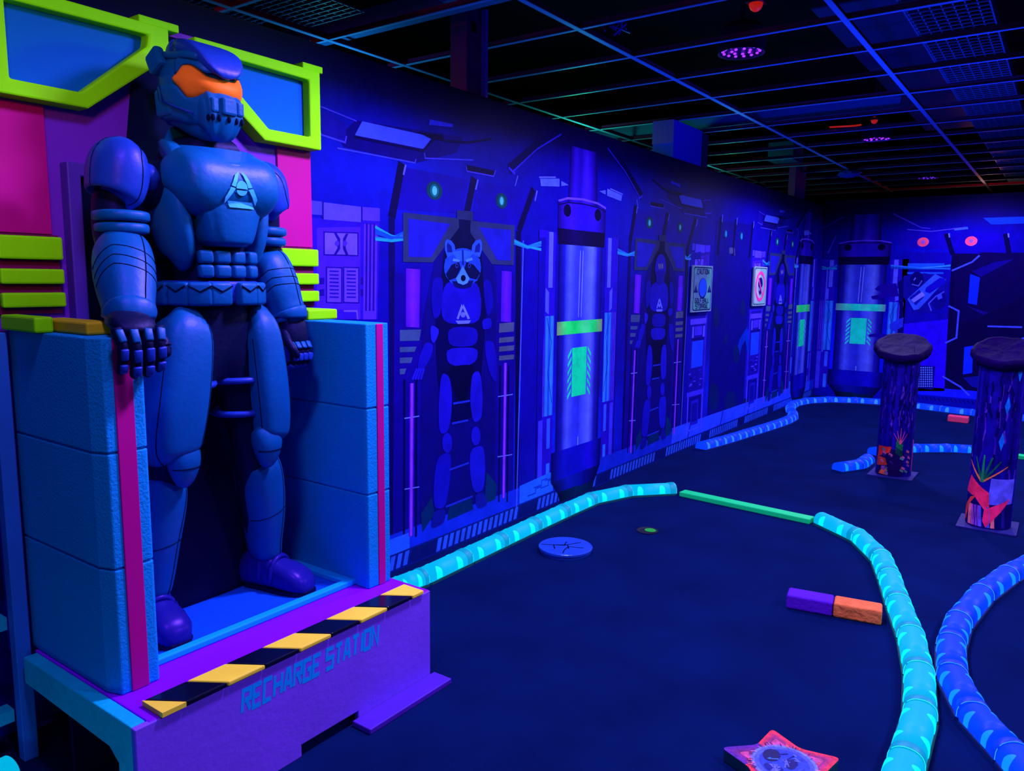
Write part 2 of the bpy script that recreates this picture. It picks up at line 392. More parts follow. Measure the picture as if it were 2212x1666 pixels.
# --- one alcove bay: goggle panels, lamps and an armoured trooper, printed three times ---
U0 = 3.295
def bay(P, ub, head, tone=1.0):
    T = lambda pts: [(a-U0+ub, z) for a, z in pts]
    S = lambda c: tuple(min(255, int(q*tone)) for q in c)
    pw = lambda pts, c, l=3: P.poly(T(W(*pts)), S(c), l)
    ln = lambda pts, wd, c, l=4: P.line(T(W(*pts)), wd, S(c), l)
    # upper lamp panels and ribs
    pw([(868, 360), (1012, 388), (998, 462), (856, 452)], (16, 2, 158), 2)
    pw([(1030, 392), (1152, 410), (1120, 500), (1020, 480)], (16, 2, 160), 2)
    for a, c in (((868, 352), (846, 470)), ((1024, 384), (1006, 470)), ((1152, 408), (1120, 500))):
        ln([a, c], .05, (3, 0, 62), 3); ln([(a[0]+8, a[1]+4), (a[0]+3, a[1]+26)], .012, (85, 95, 255), 4)
    ln([(1120, 500), (1116, 1150)], .05, (3, 0, 62), 3); ln([(1130, 520), (1115, 1112)], .012, (60, 80, 255), 4)
    pw([(1134, 520), (1180, 512), (1165, 1088), (1118, 1108)], (10, 2, 155), 3)
    ln([(846, 470), (848, 1165)], .04, (4, 0, 80), 3)
    for (x, y, rx, ry) in ((938, 412, .062, .046), (1083, 434, .055, .044)):
        c = T([w(x, y)])[0]
        P.poly(ell(c[0], c[1], rx, ry), S((0, 62, 78)), 4); P.poly(ell(c[0], c[1], rx*.55, ry*.72), S((0, 105, 120)), 5)
        P.poly(ell(c[0], c[1], rx*.3, ry*.5), S((80, 205, 235)), 6)
    # dark alcove
    pw([(968, 470), (1030, 476), (1068, 575), (1078, 700), (1074, 1085), (905, 1160), (912, 700), (938, 565)], (7, 2, 108), 3)
    pw([(990, 474), (1016, 477), (1040, 545), (1045, 640), (948, 640), (958, 548)], (0, 4, 58), 4)
    pw([(852, 590), (912, 594), (905, 1150), (848, 1178)], (12, 0, 130), 3)
    pw([(1072, 590), (1114, 594), (1108, 1078), (1068, 1096)], (12, 0, 130), 3)
    for x0, x1 in ((872, 882), (898, 906)): ln([(x0+1, 820), (x0, 1160)], .016, (2, 0, 70), 4)
    for x0 in (1080, 1098): ln([(x0, 790), (x0-3, 1085)], .016, (2, 0, 70), 4)
    # goggle panels
    def ring(o, i, c, ci):
        pw(o, c, 5); pw(i, ci, 6)
    ring([(870, 459), (990, 472), (991, 492), (934, 567), (870, 566)], [(881, 472), (972, 484), (930, 556), (882, 555)], (34, 46, 96), (24, 24, 178))
    ring([(1016, 477), (1111, 487), (1109, 573), (1062, 571), (1015, 502)], [(1034, 491), (1103, 497), (1102, 563), (1073, 562)], (36, 46, 104), (24, 26, 182))
    pw([(986, 454), (1021, 457), (1021, 477), (986, 473)], (30, 40, 95), 6)
    # magenta panels, stripes, light tubes
    P.grad(T(W((876, 706), (905, 708), (907, 582), (876, 580))), [S((70, 10, 200)), S((105, 28, 225)), S((70, 10, 205))], 5)
    P.grad(T(W((1081, 695), (1103, 696), (1105, 587), (1083, 585))), [S((60, 8, 195)), S((90, 22, 220)), S((60, 8, 200))], 5)
    for y0, y1, e in ((713, 737, 46), (750, 761, 36), (773, 785, 28), (797, 809, 14)):
        pw([(863, y0), (863+e, y0-1), (863+e-4, y1-1), (863, y1)], (50, 72, 130), 5)
    for y0, y1 in ((699, 719), (730, 741), (749, 760), (769, 779)):
        pw([(1078, y0), (1110, y0-3), (1109, y1-3), (1077, y1)], (66, 78, 118), 5)
    for a, c in (((889, 828), (887, 1158)), ((1091, 784), (1087, 1076))):
        ln([a, c], .034, (62, 14, 190), 5); ln([a, c], .018, (138, 52, 225), 6)
    for x, y in ((889, 902), (889, 1055), (1091, 855), (1090, 985)): ln([(x-16, y+2), (x+16, y-3)], .006, (90, 110, 230), 5)
    pr = lambda pts, c, l=3: P.poly(T(rounded(W(*pts), .75, 3)), tuple(int(q*.9) for q in S(c)), l)
    # trooper ------------------------------------------------------------------
    sh, pl, hi = (1, 0, 55), (20, 12, 190), (40, 50, 235)
    pr([(948, 610), (1045, 612), (1050, 690), (1040, 790), (1035, 900), (958, 920), (942, 800), (940, 690)], (2, 0, 76), 5)
    pr([(962, 606), (1030, 606), (1040, 650), (1035, 700), (955, 700), (952, 650)], pl, 6)                 # chest
    pr([(966, 706), (1032, 706), (1030, 748), (968, 750)], (16, 8, 172), 6)                                   # abdomen
    pr([(962, 752), (1032, 750), (1030, 780), (1000, 795), (966, 786)], (24, 16, 196), 6)                     # belt
    pr([(934, 600), (958, 598), (952, 680), (936, 692), (930, 650)], (14, 6, 166), 6)                         # arms
    pr([(1042, 604), (1060, 606), (1066, 660), (1052, 690), (1046, 650)], (14, 6, 168), 6)
    pr([(1040, 690), (1060, 686), (1062, 708), (1042, 714)], (20, 14, 196), 7)
    pr([(928, 700), (950, 712), (938, 742), (930, 738)], (30, 26, 210), 7)
    pr([(918, 738), (936, 744), (930, 772), (914, 800), (900, 800), (905, 770)], pl, 7)
    for k in range(4): ln([(900+k*5, 796), (890+k*6, 820)], .014, (26, 22, 200), 7)
    pr([(1046, 735), (1068, 738), (1074, 800), (1070, 828), (1058, 810), (1048, 770)], (18, 8, 178), 7)
    pr([(962, 792), (1030, 786), (1016, 832), (1006, 870), (990, 872), (976, 830)], sh, 7)                    # hips
    pr([(952, 804), (970, 812), (976, 850), (974, 900), (966, 935), (948, 938), (946, 880)], (22, 14, 200), 7)  # thighs
    pr([(1018, 806), (1036, 800), (1042, 850), (1040, 905), (1022, 916), (1014, 870)], (24, 18, 206), 7)
    pw(ell(965, 957, 11, 22, 12), (18, 14, 180), 8); pw(ell(1027, 942, 10, 21, 12), (20, 16, 186), 8)         # knees
    pr([(944, 985), (974, 975), (972, 1030), (962, 1098), (936, 1100), (936, 1040)], (16, 12, 190), 7)        # shins
    pr([(1014, 970), (1044, 960), (1048, 1010), (1044, 1060), (1022, 1066), (1014, 1020)], (20, 20, 205), 7)
    pr([(938, 1104), (962, 1098), (960, 1130), (930, 1144), (932, 1120)], (12, 14, 150), 7)                   # boots
    pr([(1024, 1068), (1044, 1062), (1054, 1090), (1030, 1102)], (14, 18, 160), 7)
    for q in ([(996, 657), (985, 688), (989, 690), (999, 664)], [(1000, 657), (1014, 688), (1009, 690), (998, 664)], [(983, 693), (1016, 692), (1012, 699), (988, 700)]): pw(q, (95, 110, 255), 9)
    pw(ell(999, 680, 5.5, 6, 10), (85, 100, 255), 9)
    for (x0, y0, x1, y1) in ((978, 872, 1014, 866), (976, 915, 1010, 908), (970, 1015, 1012, 1000), (962, 1095, 1020, 1072)): ln([(x0, y0), (x1, y1)], .012, (24, 40, 190), 7)
    pw([(970, 1092), (1016, 1072), (1022, 1100), (965, 1125)], (0, 34, 92), 6)
    pw([(1050, 1020), (1072, 1046), (1070, 1078), (1046, 1088)], (0, 40, 96), 6)
    pw([(932, 1074), (938, 1110), (912, 1150), (908, 1110)], (0, 36, 96), 6)
    if head == 'raccoon':
        fur = (22, 62, 196)
        pw(ell(998, 578, 40, 42, 28), fur, 8)
        pw([(960, 560), (1036, 560), (1030, 606), (1000, 622), (968, 606)], fur, 8)
        for s, ex in ((-1, 973), (1, 1027)):
            pw([(ex-s*10, 548), (ex-s*8, 530), (ex-s*1, 520), (ex+s*9, 517), (ex+s*13, 524), (ex+s*13, 540), (ex+s*8, 556)], (34, 80, 216), 8); pw([(ex-s*3, 545), (ex-s*1, 532), (ex+s*7, 524), (ex+s*9, 530), (ex+s*8, 545)], (12, 24, 130), 9)
        pw([(975, 545), (998, 540), (1022, 545), (1010, 562), (998, 566), (986, 562)], (36, 92, 226), 9)
        ln([(998, 540), (999, 572)], .014, (10, 20, 130), 10)
        pw([(990, 566), (994, 580), (984, 600), (968, 606), (962, 592), (974, 572)], (2, 6, 62), 10)        # mask
        pw([(1006, 566), (1002, 580), (1012, 600), (1028, 604), (1036, 590), (1022, 572)], (2, 6, 62), 10)
        for ex in (985, 1012): P.poly(ell(*T([w(ex, 574)])[0], .012, .012, 10), S((40, 60, 190)), 12); P.poly(ell(*T([w(ex, 574)])[0], .008, .008, 10), (0, 0, 25), 13)
        for a in ([(978, 558), (992, 562), (990, 566), (976, 564)], [(1004, 562), (1018, 556), (1020, 562), (1006, 566)]): pw(a, (70, 130, 250), 11)
        pw([(998, 574), (1006, 590), (1013, 602), (1008, 612), (999, 616), (988, 612), (983, 602), (991, 590)], (62, 128, 250), 11)
        pw(ell(999, 601, 5.5, 7, 12), (0, 2, 40), 12)
        ln([(986, 612), (999, 617), (1012, 611)], .006, (5, 10, 90), 12)
        pw([(975, 608), (1022, 606), (1016, 620), (999, 624), (982, 620)], (3, 10, 80), 9)
    else:                                            # closed helmet with a small visor glint
        pw(ell(998, 560, 26, 44, 24), (24, 10, 168), 8)
        pw([(976, 570), (1020, 568), (1016, 606), (998, 616), (980, 606)], (14, 4, 140), 9)
        pw([(984, 546), (1012, 544), (1010, 562), (988, 566)], (52, 52, 150), 10)
        for k in range(3): ln([(988+k*8, 548), (992+k*8, 562)], .010, (120, 120, 150), 11)

def ceiling_lamp_print(P, ub, d=1):
    """overhead light box printed above a bay; d=-1 is the mirrored print"""
    T = lambda pts: [(ub+d*(a-2.77), z) for a, z in pts]
    pw = lambda pts, c, l=3: P.poly(T(W(*pts)), c, l)
    ln = lambda pts, wd, c, l=4: P.line(T(W(*pts)), wd, c, l)
    pw([(768, 260), (1000, 296), (986, 330), (900, 352), (742, 318), (730, 296)], (10, 0, 118), 2)
    pw([(782, 262), (934, 296), (914, 322), (766, 292)], (62, 84, 255), 4)
    ln([(765, 296), (912, 326), (940, 298)], .01, (4, 0, 70), 5)
    pw([(928, 258), (978, 268), (977, 275), (926, 270)], (40, 46, 245), 4)
    pw([(690, 240), (712, 246), (748, 268), (746, 306), (700, 296), (690, 270)], (18, 6, 150), 3)
    ln([(690, 290), (745, 308), (748, 294)], .008, (60, 50, 250), 4)
    ln([(692, 230), (770, 262)], .006, (60, 50, 230), 4)
    ln([(728, 320), (896, 352), (898, 344)], .007, (55, 60, 250), 4)
    ln([(916, 330), (918, 342), (1022, 346)], .007, (60, 60, 240), 4)
    pw([(900, 285), (955, 292), (955, 304), (930, 300)], (3, 0, 60), 5)
    ln([(953, 288), (958, 304), (1010, 308), (1062, 300)], .012, (4, 0, 70), 5)
    ln([(1006, 358), (1008, 370), (1066, 381), (1070, 368)], .007, (70, 60, 245), 4)
    pw([(1008, 356), (1070, 369), (1066, 382), (1008, 371)], (3, 0, 62), 3)
    ln([(1100, 366), (1155, 318), (1210, 278)], .06, (4, 0, 74), 3); ln([(1106, 372), (1160, 322), (1212, 290)], .01, (40, 30, 220), 4)
    ln([(1098, 362), (1112, 376)], .014, (50, 36, 230), 4)
    pw([(1166, 386), (1208, 386), (1208, 403), (1168, 402)], (72, 92, 255), 4)
    ln([(1164, 383), (1200, 383)], .008, (90, 100, 255), 4); pw([(1212, 391), (1228, 400), (1212, 402)], (70, 90, 255), 4)
    ln([(1112, 402), (1118, 380)], .007, (90, 100, 255), 4)

def machine_panel(P, ub, lower=True):
    """lilac equipment rack"""
    T = lambda pts: [(ub+(a-2.46), z) for a, z in pts]
    pw = lambda pts, c, l=3: P.poly(T(W(*pts)), c, l)
    ln = lambda pts, wd, c, l=4: P.line(T(W(*pts)), wd, c, l)
    base, lo, hi = (58, 22, 200), (24, 4, 128), (92, 66, 250)
    pw([(672, 470), (820, 478), (815, 690), (672, 690)], (34, 8, 170), 2)
    pw([(672, 433), (696, 436), (696, 465), (672, 463)], (62, 52, 245), 3)
    pw([(698, 437), (780, 447), (779, 480), (698, 474)], (76, 60, 250), 3); pw([(782, 447), (820, 450), (820, 478), (782, 476)], (68, 44, 240), 3)
    ln([(697, 436), (697, 474)], .01, lo, 4); ln([(781, 446), (781, 478)], .01, lo, 4)
    pw([(684, 492), (778, 490), (778, 690), (684, 690)], base, 3); pw([(786, 484), (815, 486), (812, 690), (784, 690)], (70, 34, 215), 3)
    for x in (792, 800, 808): ln([(x, 482), (x-2, 672)], .012, lo, 4)
    pw([(698, 500), (774, 502), (774, 554), (698, 552)], lo, 4); pw([(701, 503), (771, 505), (771, 551), (701, 549)], hi, 5)
    for q in ([(720, 503), (726, 503), (734, 516), (734, 538), (726, 550), (720, 550), (728, 536), (728, 518)], [(752, 505), (746, 505), (740, 516), (740, 538), (746, 551), (752, 551), (746, 536), (746, 518)]): pw(q, lo, 6)
    for x in (727, 744): pw(ell(x, 526, 5, 6, 8), (60, 30, 190), 7)
    for x0, x1 in ((706, 736), (743, 773)):
        pw([(x0-3, 576), (x1+3, 577), (x1+3, 656), (x0-3, 655)], lo, 4); pw([(x0, 579), (x1, 580), (x1, 653), (x0, 652)], (84, 50, 235), 5)
        for k in range(8): pw([(x0+5, 584+k*8), (x1-5, 584.6+k*8), (x1-5, 588+k*8), (x0+5, 587.5+k*8)], (30, 6, 145), 6)
    for y in (600, 625): pw([(690, y), (700, y), (700, y+14), (690, y+14)], lo, 5); pw([(778, y), (784, y), (784, y+14), (778, y+14)], lo, 5)
    pw([(706, 668), (770, 670), (770, 690), (706, 690)], (40, 12, 175), 4); ln([(742, 672), (770, 672), (772, 690)], .008, hi, 5)
    if lower:                                        # lower rack, seen beside the signs
        X = lambda a: ub-.2+a
        q = lambda u0, v0, u1, v1, c, l: P.poly([(X(u0), v0), (X(u1), v0), (X(u1), v1), (X(u0), v1)], c, l)
        q(0, .12, .42, 1.24, (40, 26, 205), 2); q(.05, .1, .37, 1.2, (20, 8, 160), 3)
        q(.03, 1.12, .4, 1.17, (80, 60, 245), 4); q(.08, 1.0, .12, 1.1, (80, 80, 250), 4); q(.33, 1.0, .37, 1.1, (80, 80, 250), 4)
        q(.14, 1.02, .31, 1.1, (62, 40, 230), 4); q(.09, .73, .35, .97, (22, 64, 255), 4); q(.08, .975, .36, 1.0, (10, 0, 120), 4)
        for k in range(16):
            u = random.uniform(.04, .3); v = random.uniform(.53, .7)
            q(u, v, u+random.uniform(.03, .09), v+random.uniform(.008, .02), random.choice([(70, 60, 245), (30, 20, 190), (14, 4, 120)]), 5)
        q(.02, .47, .4, .515, (54, 44, 235), 4); q(.08, .14, .34, .46, (10, 2, 135), 4); q(.12, .2, .3, .43, (24, 22, 190), 5); q(.15, .23, .27, .4, (12, 4, 150), 6)
        for u in (.04, .37): q(u, .13, u+.02, .47, (72, 70, 250), 5)
        for k in range(7): q(.1+k*.035, .15, .12+k*.035, .168, (70, 80, 250), 6)

def skirting(P, u0, u1, lab=None):
    P.poly([(u0, .095), (u1, .095), (u1, .225), (u0, .2)], (14, 40, 205), 4)
    P.poly([(u0, 0), (u1, 0), (u1, .095), (u0, .095)], (6, 24, 120), 4)

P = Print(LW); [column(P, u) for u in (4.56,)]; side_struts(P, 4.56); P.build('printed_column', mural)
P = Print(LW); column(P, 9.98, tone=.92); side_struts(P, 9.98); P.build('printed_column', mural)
for ub, hd, tn in ((U0, 'raccoon', 1.0), (5.80, 'helmet', 1.05), (9.02, 'helmet', 1.1)):
    P = Print(LW); bay(P, ub, hd, tn); P.build('printed_trooper', mural)
P = Print(LW); ceiling_lamp_print(P, 2.77); P.build('printed_lamp', mural)
P = Print(LW); ceiling_lamp_print(P, 6.37, -1); P.build('printed_lamp', mural)
P = Print(LW); ceiling_lamp_print(P, 8.55); P.build('printed_lamp', mural)
for ub in (2.46, 6.62, 8.19):
    P = Print(LW); machine_panel(P, ub); P.build('printed_rack', mural)
for u0, u1 in ((2.64, 2.86), (3.76, 4.06), (5.06, 5.36), (6.24, 6.4), (8.32, 8.58), (9.45, 9.66)): P = Print(LW); cable_run(P, u0, u1, 1.71); P.build('printed_cable_loom', mural)
P = Print(LW)                                       # dark bay with two lamps and camouflage blotches
P.poly([(6.95, .14), (7.95, .14), (7.95, 2.08), (6.95, 2.06)], (7, 2, 118), 2)
for u in (7.02, 7.41, 7.9): P.line([(u, 1.75), (u+.05, 2.1)], .05, (3, 0, 60), 3); P.line([(u+.075, 2.05), (u+.08, 2.12)], .014, (85, 95, 255), 4)
for u in (7.2, 7.63):
    P.poly(ell(u, 1.952, .05, .042), (0, 42, 92), 4); P.poly(ell(u+.01, 1.95, .025, .03), (20, 130, 200), 5)
for x, y, rx, ry in ((1547, 685, 6, 24), (1567, 734, 4, 10), (1604, 665, 5, 18), (1541, 858, 11, 30), (1590, 765, 7, 20), (1578, 870, 12, 26), (1612, 880, 10, 20)):
    P.poly(W(*ell(x, y, rx, ry, 16)), (3, 22, 96), 4)
P.poly(W((1575, 535), (1583, 535), (1583, 548), (1575, 548)), (60, 72, 130), 4); P.line(W((1586, 536), (1587, 552)), .02, (60, 60, 120), 4)
P.line(W((1590, 780), (1600, 740), (1612, 720), (1618, 760)), .1, (0, 44, 190), 3)
P.build('printed_dark_bay', mural)
P = Print(LW); skirting(P, 2.05, 10.7)
P.poly([(2.05, .095), (2.86, .095), (2.86, .18), (2.05, .18)], (30, 90, 240), 5)
P.poly([(3.86, .1), (4.25, .1), (4.25, .235), (3.86, .215)], (30, 100, 250), 5)
for a in ((3.95, .13), (4.02, .17), (4.1, .15), (4.15, .19)): P.line([a, (a[0]+.09, a[1]), (a[0]+.09, a[1]+.03), (a[0]+.16, a[1]+.03)], .008, (10, 50, 190), 6)
u = 2.1
i = 0
while u < 10.6:
    g = (i % 19)
    if g < 15: P.poly([(u-.02, .012), (u+.012, .012), (u+.032, .085), (u, .085)], (36, 84, 225), 5)
    else: P.poly([(u-.02, .012), (u+.03, .012), (u+.05, .085), (u, .085)], (4, 18, 100), 5)
    u += .052; i += 1
P.poly([(6.15, .1), (10.5, .1), (10.5, .22), (6.15, .24)], (36, 72, 245), 5)
for a in (6.5, 7.3, 8.1): P.line([(a, .1), (a+.06, .23)], .02, (10, 20, 150), 6)
P.build('printed_skirting', mural)

# far wall print
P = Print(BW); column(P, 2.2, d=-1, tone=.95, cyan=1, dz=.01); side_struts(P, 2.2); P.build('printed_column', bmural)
P = Print(BW)
for x, y in ((1994, 523), (2098, 521)):
    c = b(x, y); Q = Print(BW); Q.poly(ell(c[0], c[1], .064, .056), (255, 80, 130), 4); Q.poly(ell(c[0], c[1], .022, .022), (150, 90, 225), 5); Q.build('printed_light', bmural)
pb = lambda pts, c, l=3: P.poly(B(*pts), c, l)
lb = lambda pts, wd, c, l=4: P.line(B(*pts), wd, c, l)
pb([(1940, 500), (2042, 500), (2056, 540), (1945, 536)], (18, 2, 175), 2); pb([(2056, 502), (2168, 502), (2174, 548), (2062, 548)], (14, 0, 168), 2)
for a, c in (((2044, 505), (2058, 550)), ((2172, 505), (2180, 548))): lb([a, c], .05, (4, 0, 62), 3); lb([(a[0]+6, a[1]-1), (a[0]+7, a[1]+8)], .014, (110, 110, 255), 4)
pb([(2124, 471), (2212, 468), (2212, 483), (2142, 485)], (12, 58, 245), 3); pb([(2060, 493), (2090, 490), (2092, 495), (2062, 498)], (50, 90, 255), 3)
lb([(1930, 462), (1990, 492), (2010, 494)], .012, (60, 40, 230), 3); lb([(1960, 496), (2012, 500), (2080, 492)], .01, (80, 60, 240), 3); lb([(1778, 494), (1822, 468)], .012, (50, 30, 220), 3)
lb([(1788, 548), (1806, 510)], .02, (60, 40, 230), 3); lb([(1788, 580), (1776, 760)], .018, (70, 82, 255), 3)
P.build('printed_lamp', bmural)
P = Print(BW)                                       # blaster rack bay
pb([(1950, 545), (2052, 545), (2040, 850), (1942, 850)], (12, 2, 165), 2)
pb([(1948, 700), (2048, 690), (2040, 845), (1942, 845)], (36, 4, 235), 3)
pb([(1961, 569), (2040, 569), (2040, 578), (1961, 578)], (20, 86, 250), 4); pb([(1960, 588), (2038, 588), (2038, 592), (1960, 592)], (20, 86, 250), 4)
pb([(1952, 596), (1998, 590), (2046, 600), (2046, 650), (2010, 676), (1972, 672), (1950, 640)], (14, 10, 150), 4)
pb([(1960, 646), (2020, 592), (2044, 604), (1985, 668), (1974, 670)], (46, 84, 240), 5); pb([(1968, 648), (1992, 630), (1998, 638), (1974, 654)], (120, 120, 255), 7)
pb([(2000, 622), (2030, 600), (2042, 602), (2042, 612), (2008, 634), (1998, 630)], (16, 6, 190), 6); pb([(1964, 644), (1986, 626), (1996, 642), (1978, 660)], (16, 20, 170), 6)
pb(ell(1981, 604, 15, 17, 16), (6, 2, 110), 5); lb([(1970, 614), (1984, 618), (1992, 606)], .012, (80, 90, 240), 6); lb([(1974, 606), (1978, 600)], .012, (90, 110, 250), 6)
pb(ell(2028, 648, 17, 20, 16), (10, 2, 135), 6); lb([(2012, 672), (2006, 656), (2022, 640), (2040, 630)], .014, (66, 76, 245), 7); pb([(2024, 638), (2034, 634), (2036, 644), (2026, 648)], (56, 70, 240), 7)
pb([(1986, 790), (2020, 792), (2016, 842), (1980, 838)], (14, 0, 130), 4)
for i in range(7):
    for j in range(9): pb([(1984+i*4.6, 793+j*5), (1986.6+i*4.6, 793+j*5), (1986.6+i*4.6, 796+j*5), (1984+i*4.6, 796+j*5)], (96, 140, 255), 5)
P.build('printed_blaster', bmural)
for x0, x1 in ((1924, 2053), (1764, 1808)): P = Print(BW); cable_run(P, b(x0, 576)[0], b(x1, 578)[0], 1.71); P.build('printed_cable_loom', bmural)
P = Print(BW)                                       # clawed arms reaching in from the bay
for q in ([(1890, 624), (1896, 618), (1910, 614), (1936, 612), (1942, 640), (1916, 640), (1904, 648), (1884, 646), (1882, 640), (1902, 636), (1908, 628), (1894, 628)],
          [(1876, 723), (1900, 719), (1928, 726), (1940, 738), (1940, 748), (1912, 748), (1896, 748), (1887, 744), (1889, 738), (1908, 734), (1900, 728), (1878, 728)]): pb(q, (22, 0, 150), 7)
pb([(1940, 690), (1952, 686), (1950, 706), (1932, 716), (1922, 710), (1922, 700)], (34, 50, 225), 6); pb([(1940, 610), (1952, 600), (1950, 740), (1936, 740), (1944, 680)], (6, 0, 96), 5)
P.build('printed_claw', bmural)
P = Print(BW)                                       # black hatch with light strips
pb([(2056, 548), (2212, 546), (2212, 860), (2040, 845)], (6, 0, 62), 2)
pb([(2062, 585), (2120, 545), (2212, 548), (2212, 640), (2110, 690), (2060, 700)], (8, 0, 74), 3)
pb([(2096, 592), (2117, 600), (2110, 659), (2091, 655)], (10, 40, 255), 5); pb([(2083, 750), (2102, 747), (2100, 806), (2080, 809)], (10, 44, 255), 5)
pb([(2100, 586), (2150, 566), (2190, 560), (2120, 598)], (14, 2, 130), 4); pb([(2080, 816), (2120, 812), (2120, 840), (2100, 836)], (12, 14, 150), 4); pb([(2090, 662), (2136, 676), (2124, 680)], (18, 8, 130), 4)
for pts in ([(2056, 585), (2100, 566), (2116, 552)], [(2049, 661), (2071, 672), (2066, 730), (2042, 741)], [(2036, 813), (2075, 836), (2094, 855)], [(2133, 705), (2208, 707)], [(2212, 730), (2204, 734), (2202, 772), (2212, 778)]): lb(pts, .02, (60, 76, 255), 5)
for k in range(3): lb([(2134, 736+k*5), (2146, 735+k*5)], .008, (70, 70, 200), 5)
P.build('printed_hatch', bmural)
P = Print(BW)
P.poly([(-5.9, .0), (2.7, .0), (2.7, .13), (-5.9, .13)], (6, 10, 170), 3); P.poly([(-5.9, .13), (1.8, .13), (1.8, .23), (-5.9, .23)], (20, 30, 250), 3)
P.poly([(1.72, .12), (1.85, .12), (1.85, .25), (1.72, .25)], (40, 70, 255), 5)
for k in range(22): P.poly([(.7+k*.045, .07), (.72+k*.045, .07), (.74+k*.045, .11), (.72+k*.045, .11)], (6, 0, 120), 5)
P.build('printed_skirting', bmural)

# --- real signs screwed to the wall ---------------------------------------------------
sign_m = print_mat('sign_ink', rough=.4, spec=.3, vary=.25, vscale=14)
def sign(px4, name, label, draw):
    q = W(*px4); u0 = (q[0][0]+q[3][0])/2; u1 = (q[1][0]+q[2][0])/2; v0 = (q[2][1]+q[3][1])/2; v1 = (q[0][1]+q[1][1])/2
    root = empty(name, (u0, WALL_Y-.005, v0)); tag(root, label, 'sign')
    MB().box(u0, u1, WALL_Y-.034, WALL_Y-.019, v0, v1).build('plate', mat('sign_plate', (120, 170, 190), rough=.4), root)
    global ink
    P = Print(lambda u, v, off: (u0+u*(u1-u0), WALL_Y-.0342-off, v0+v*(v1-v0)))
    old = ink; ink = sign_m; draw(P)
    o = P.build('face', None); ink = old
    o.parent = root; o.matrix_parent_inverse = Matrix.Translation((-u0, -(WALL_Y-.005), -v0))
def rrect(x0, y0, x1, y1, r, n=5, asp=1.):
    o = []
    for cx, cy, a in ((x1-r, y1-r*asp, 0), (x0+r, y1-r*asp, 90), (x0+r, y0+r*asp, 180), (x1-r, y0+r*asp, 270)):
        o += [(cx+r*math.cos(R(a+90*i/n)), cy+r*asp*math.sin(R(a+90*i/n))) for i in range(n+1)]
    return o
def caution(P):
    P.poly(rrect(0, 0, 1, 1, .05), (120, 160, 190), 1); P.poly(rrect(.03, .03, .97, .97, .05), (8, 30, 70), 2); P.poly(rrect(.055, .055, .945, .945, .05), (84, 165, 165), 3)
    P.poly([(.055, .3), (.5, .055), (.6, .055), (.7, .945), (.3, .945), (.055, .8)], (88, 130, 165), 4)
    dk = (6, 12, 70)
    for txt, x, y, ww, h in (('CAUTION', .2, .82, .6, .1), ('GOLF BALL', .13, .2, .72, .09), ('STORAGE', .17, .08, .62, .09)):
        for q in letters(txt, ww, h, sw=1.05): P.poly([(x+a, y+c) for a, c in q], dk, 6)
    P.poly(ell(.5, .51, .215, .225, 28), (10, 20, 110), 5); P.poly(ell(.5, .525, .19, .2, 28), (28, 84, 250), 6)
    for c in (.15, .85):
        P.poly([(c-.1, .42), (c+.1, .42), (c, .58)], (14, 10, 110), 6)
        for q in letters('!', .035, .08): P.poly([(c-.0175+a, .44+d) for a, d in q], (90, 160, 180), 7)
def alien(P):
    P.poly(rrect(0, 0, 1, 1, .05), (150, 190, 200), 1); P.poly(rrect(.04, .03, .96, .97, .05), (8, 30, 70), 2); P.poly(rrect(.07, .05, .93, .95, .05), (120, 190, 185), 3)
    P.poly([(.07, .1), (.4, .05), (.7, .5), (.4, .95), (.07, .9)], (170, 195, 215), 4)
    N = 36
    for i in range(N):
        a, c = R(360*i/N), R(360*(i+1)/N)
        P.poly([(.5+k*math.cos(t), .5+k*1.02*math.sin(t)) for k, t in ((.3, a), (.38, a), (.38, c), (.3, c))], (255, 60, 165), 8)
    head = [(.5+.17*math.cos(R(t)), .56+.17*math.sin(R(t))) for t in range(0, 181, 15)]+[(.35, .44), (.42, .32), (.5, .26), (.58, .32), (.65, .44)]
    P.poly(head, (10, 6, 110), 6)
    for s in (-1, 1):
        P.poly([(.5+s*.03, .42), (.5+s*.14, .5), (.5+s*.13, .42), (.5+s*.06, .37)], (140, 190, 215), 7)
    for q in thick([(.32, .72), (.68, .28)], .06): P.poly(q, (255, 60, 165), 9)
sign([(1492, 573), (1535, 575), (1527, 672), (1486, 675)], 'caution_sign', 'green caution golf ball storage sign with blue ball on mural', caution)
sign([(1624, 576), (1653, 577), (1646, 659), (1619, 662)], 'prohibition_sign', 'pale sign with pink ring and slash over dark alien head', alien)
# ------------------------------------------------------------------ recharge station
teal_m = mat('arm_blue_foam', (0, 128, 222), rough=.7, spec=.12, bump=.35, bscale=140, vary=.12, vscale=3)
purple_m = mat('purple_paint', (122, 66, 240), rough=.6, spec=.15, bump=.12, bscale=40, vary=.15, vscale=5)
ptop_m = mat('violet_paint', (126, 0, 250), rough=.55, spec=.15, vary=.12)
mag_m = mat('magenta_fluorescent', (178, 0, 134), rough=.6, spec=.1, vary=.15, vscale=4)
yel_m = mat('yellow_green_fluorescent', (136, 226, 0), rough=.6, spec=.12, vary=.14, vscale=5)
pane_m = mat('pane_blue', (0, 88, 208), rough=.7, spec=.08, vary=.1, vscale=3)
dkblue_m = mat('recess_navy', (4, 8, 56), rough=.8, spec=.05, vary=.5, vscale=3)
maroon_m = mat('maroon_paint', (110, 6, 84), rough=.7, spec=.08)
hz_y = mat('hazard_yellow', (252, 212, 62), rough=.45, spec=.2, vary=.12, vscale=12)
hz_k = mat('hazard_black', (6, 8, 40), rough=.18, spec=.6)
tray_m = mat('tray_blue', (0, 70, 235), rough=.6, spec=.15, bump=.25, bscale=50, vary=.3, vscale=4)
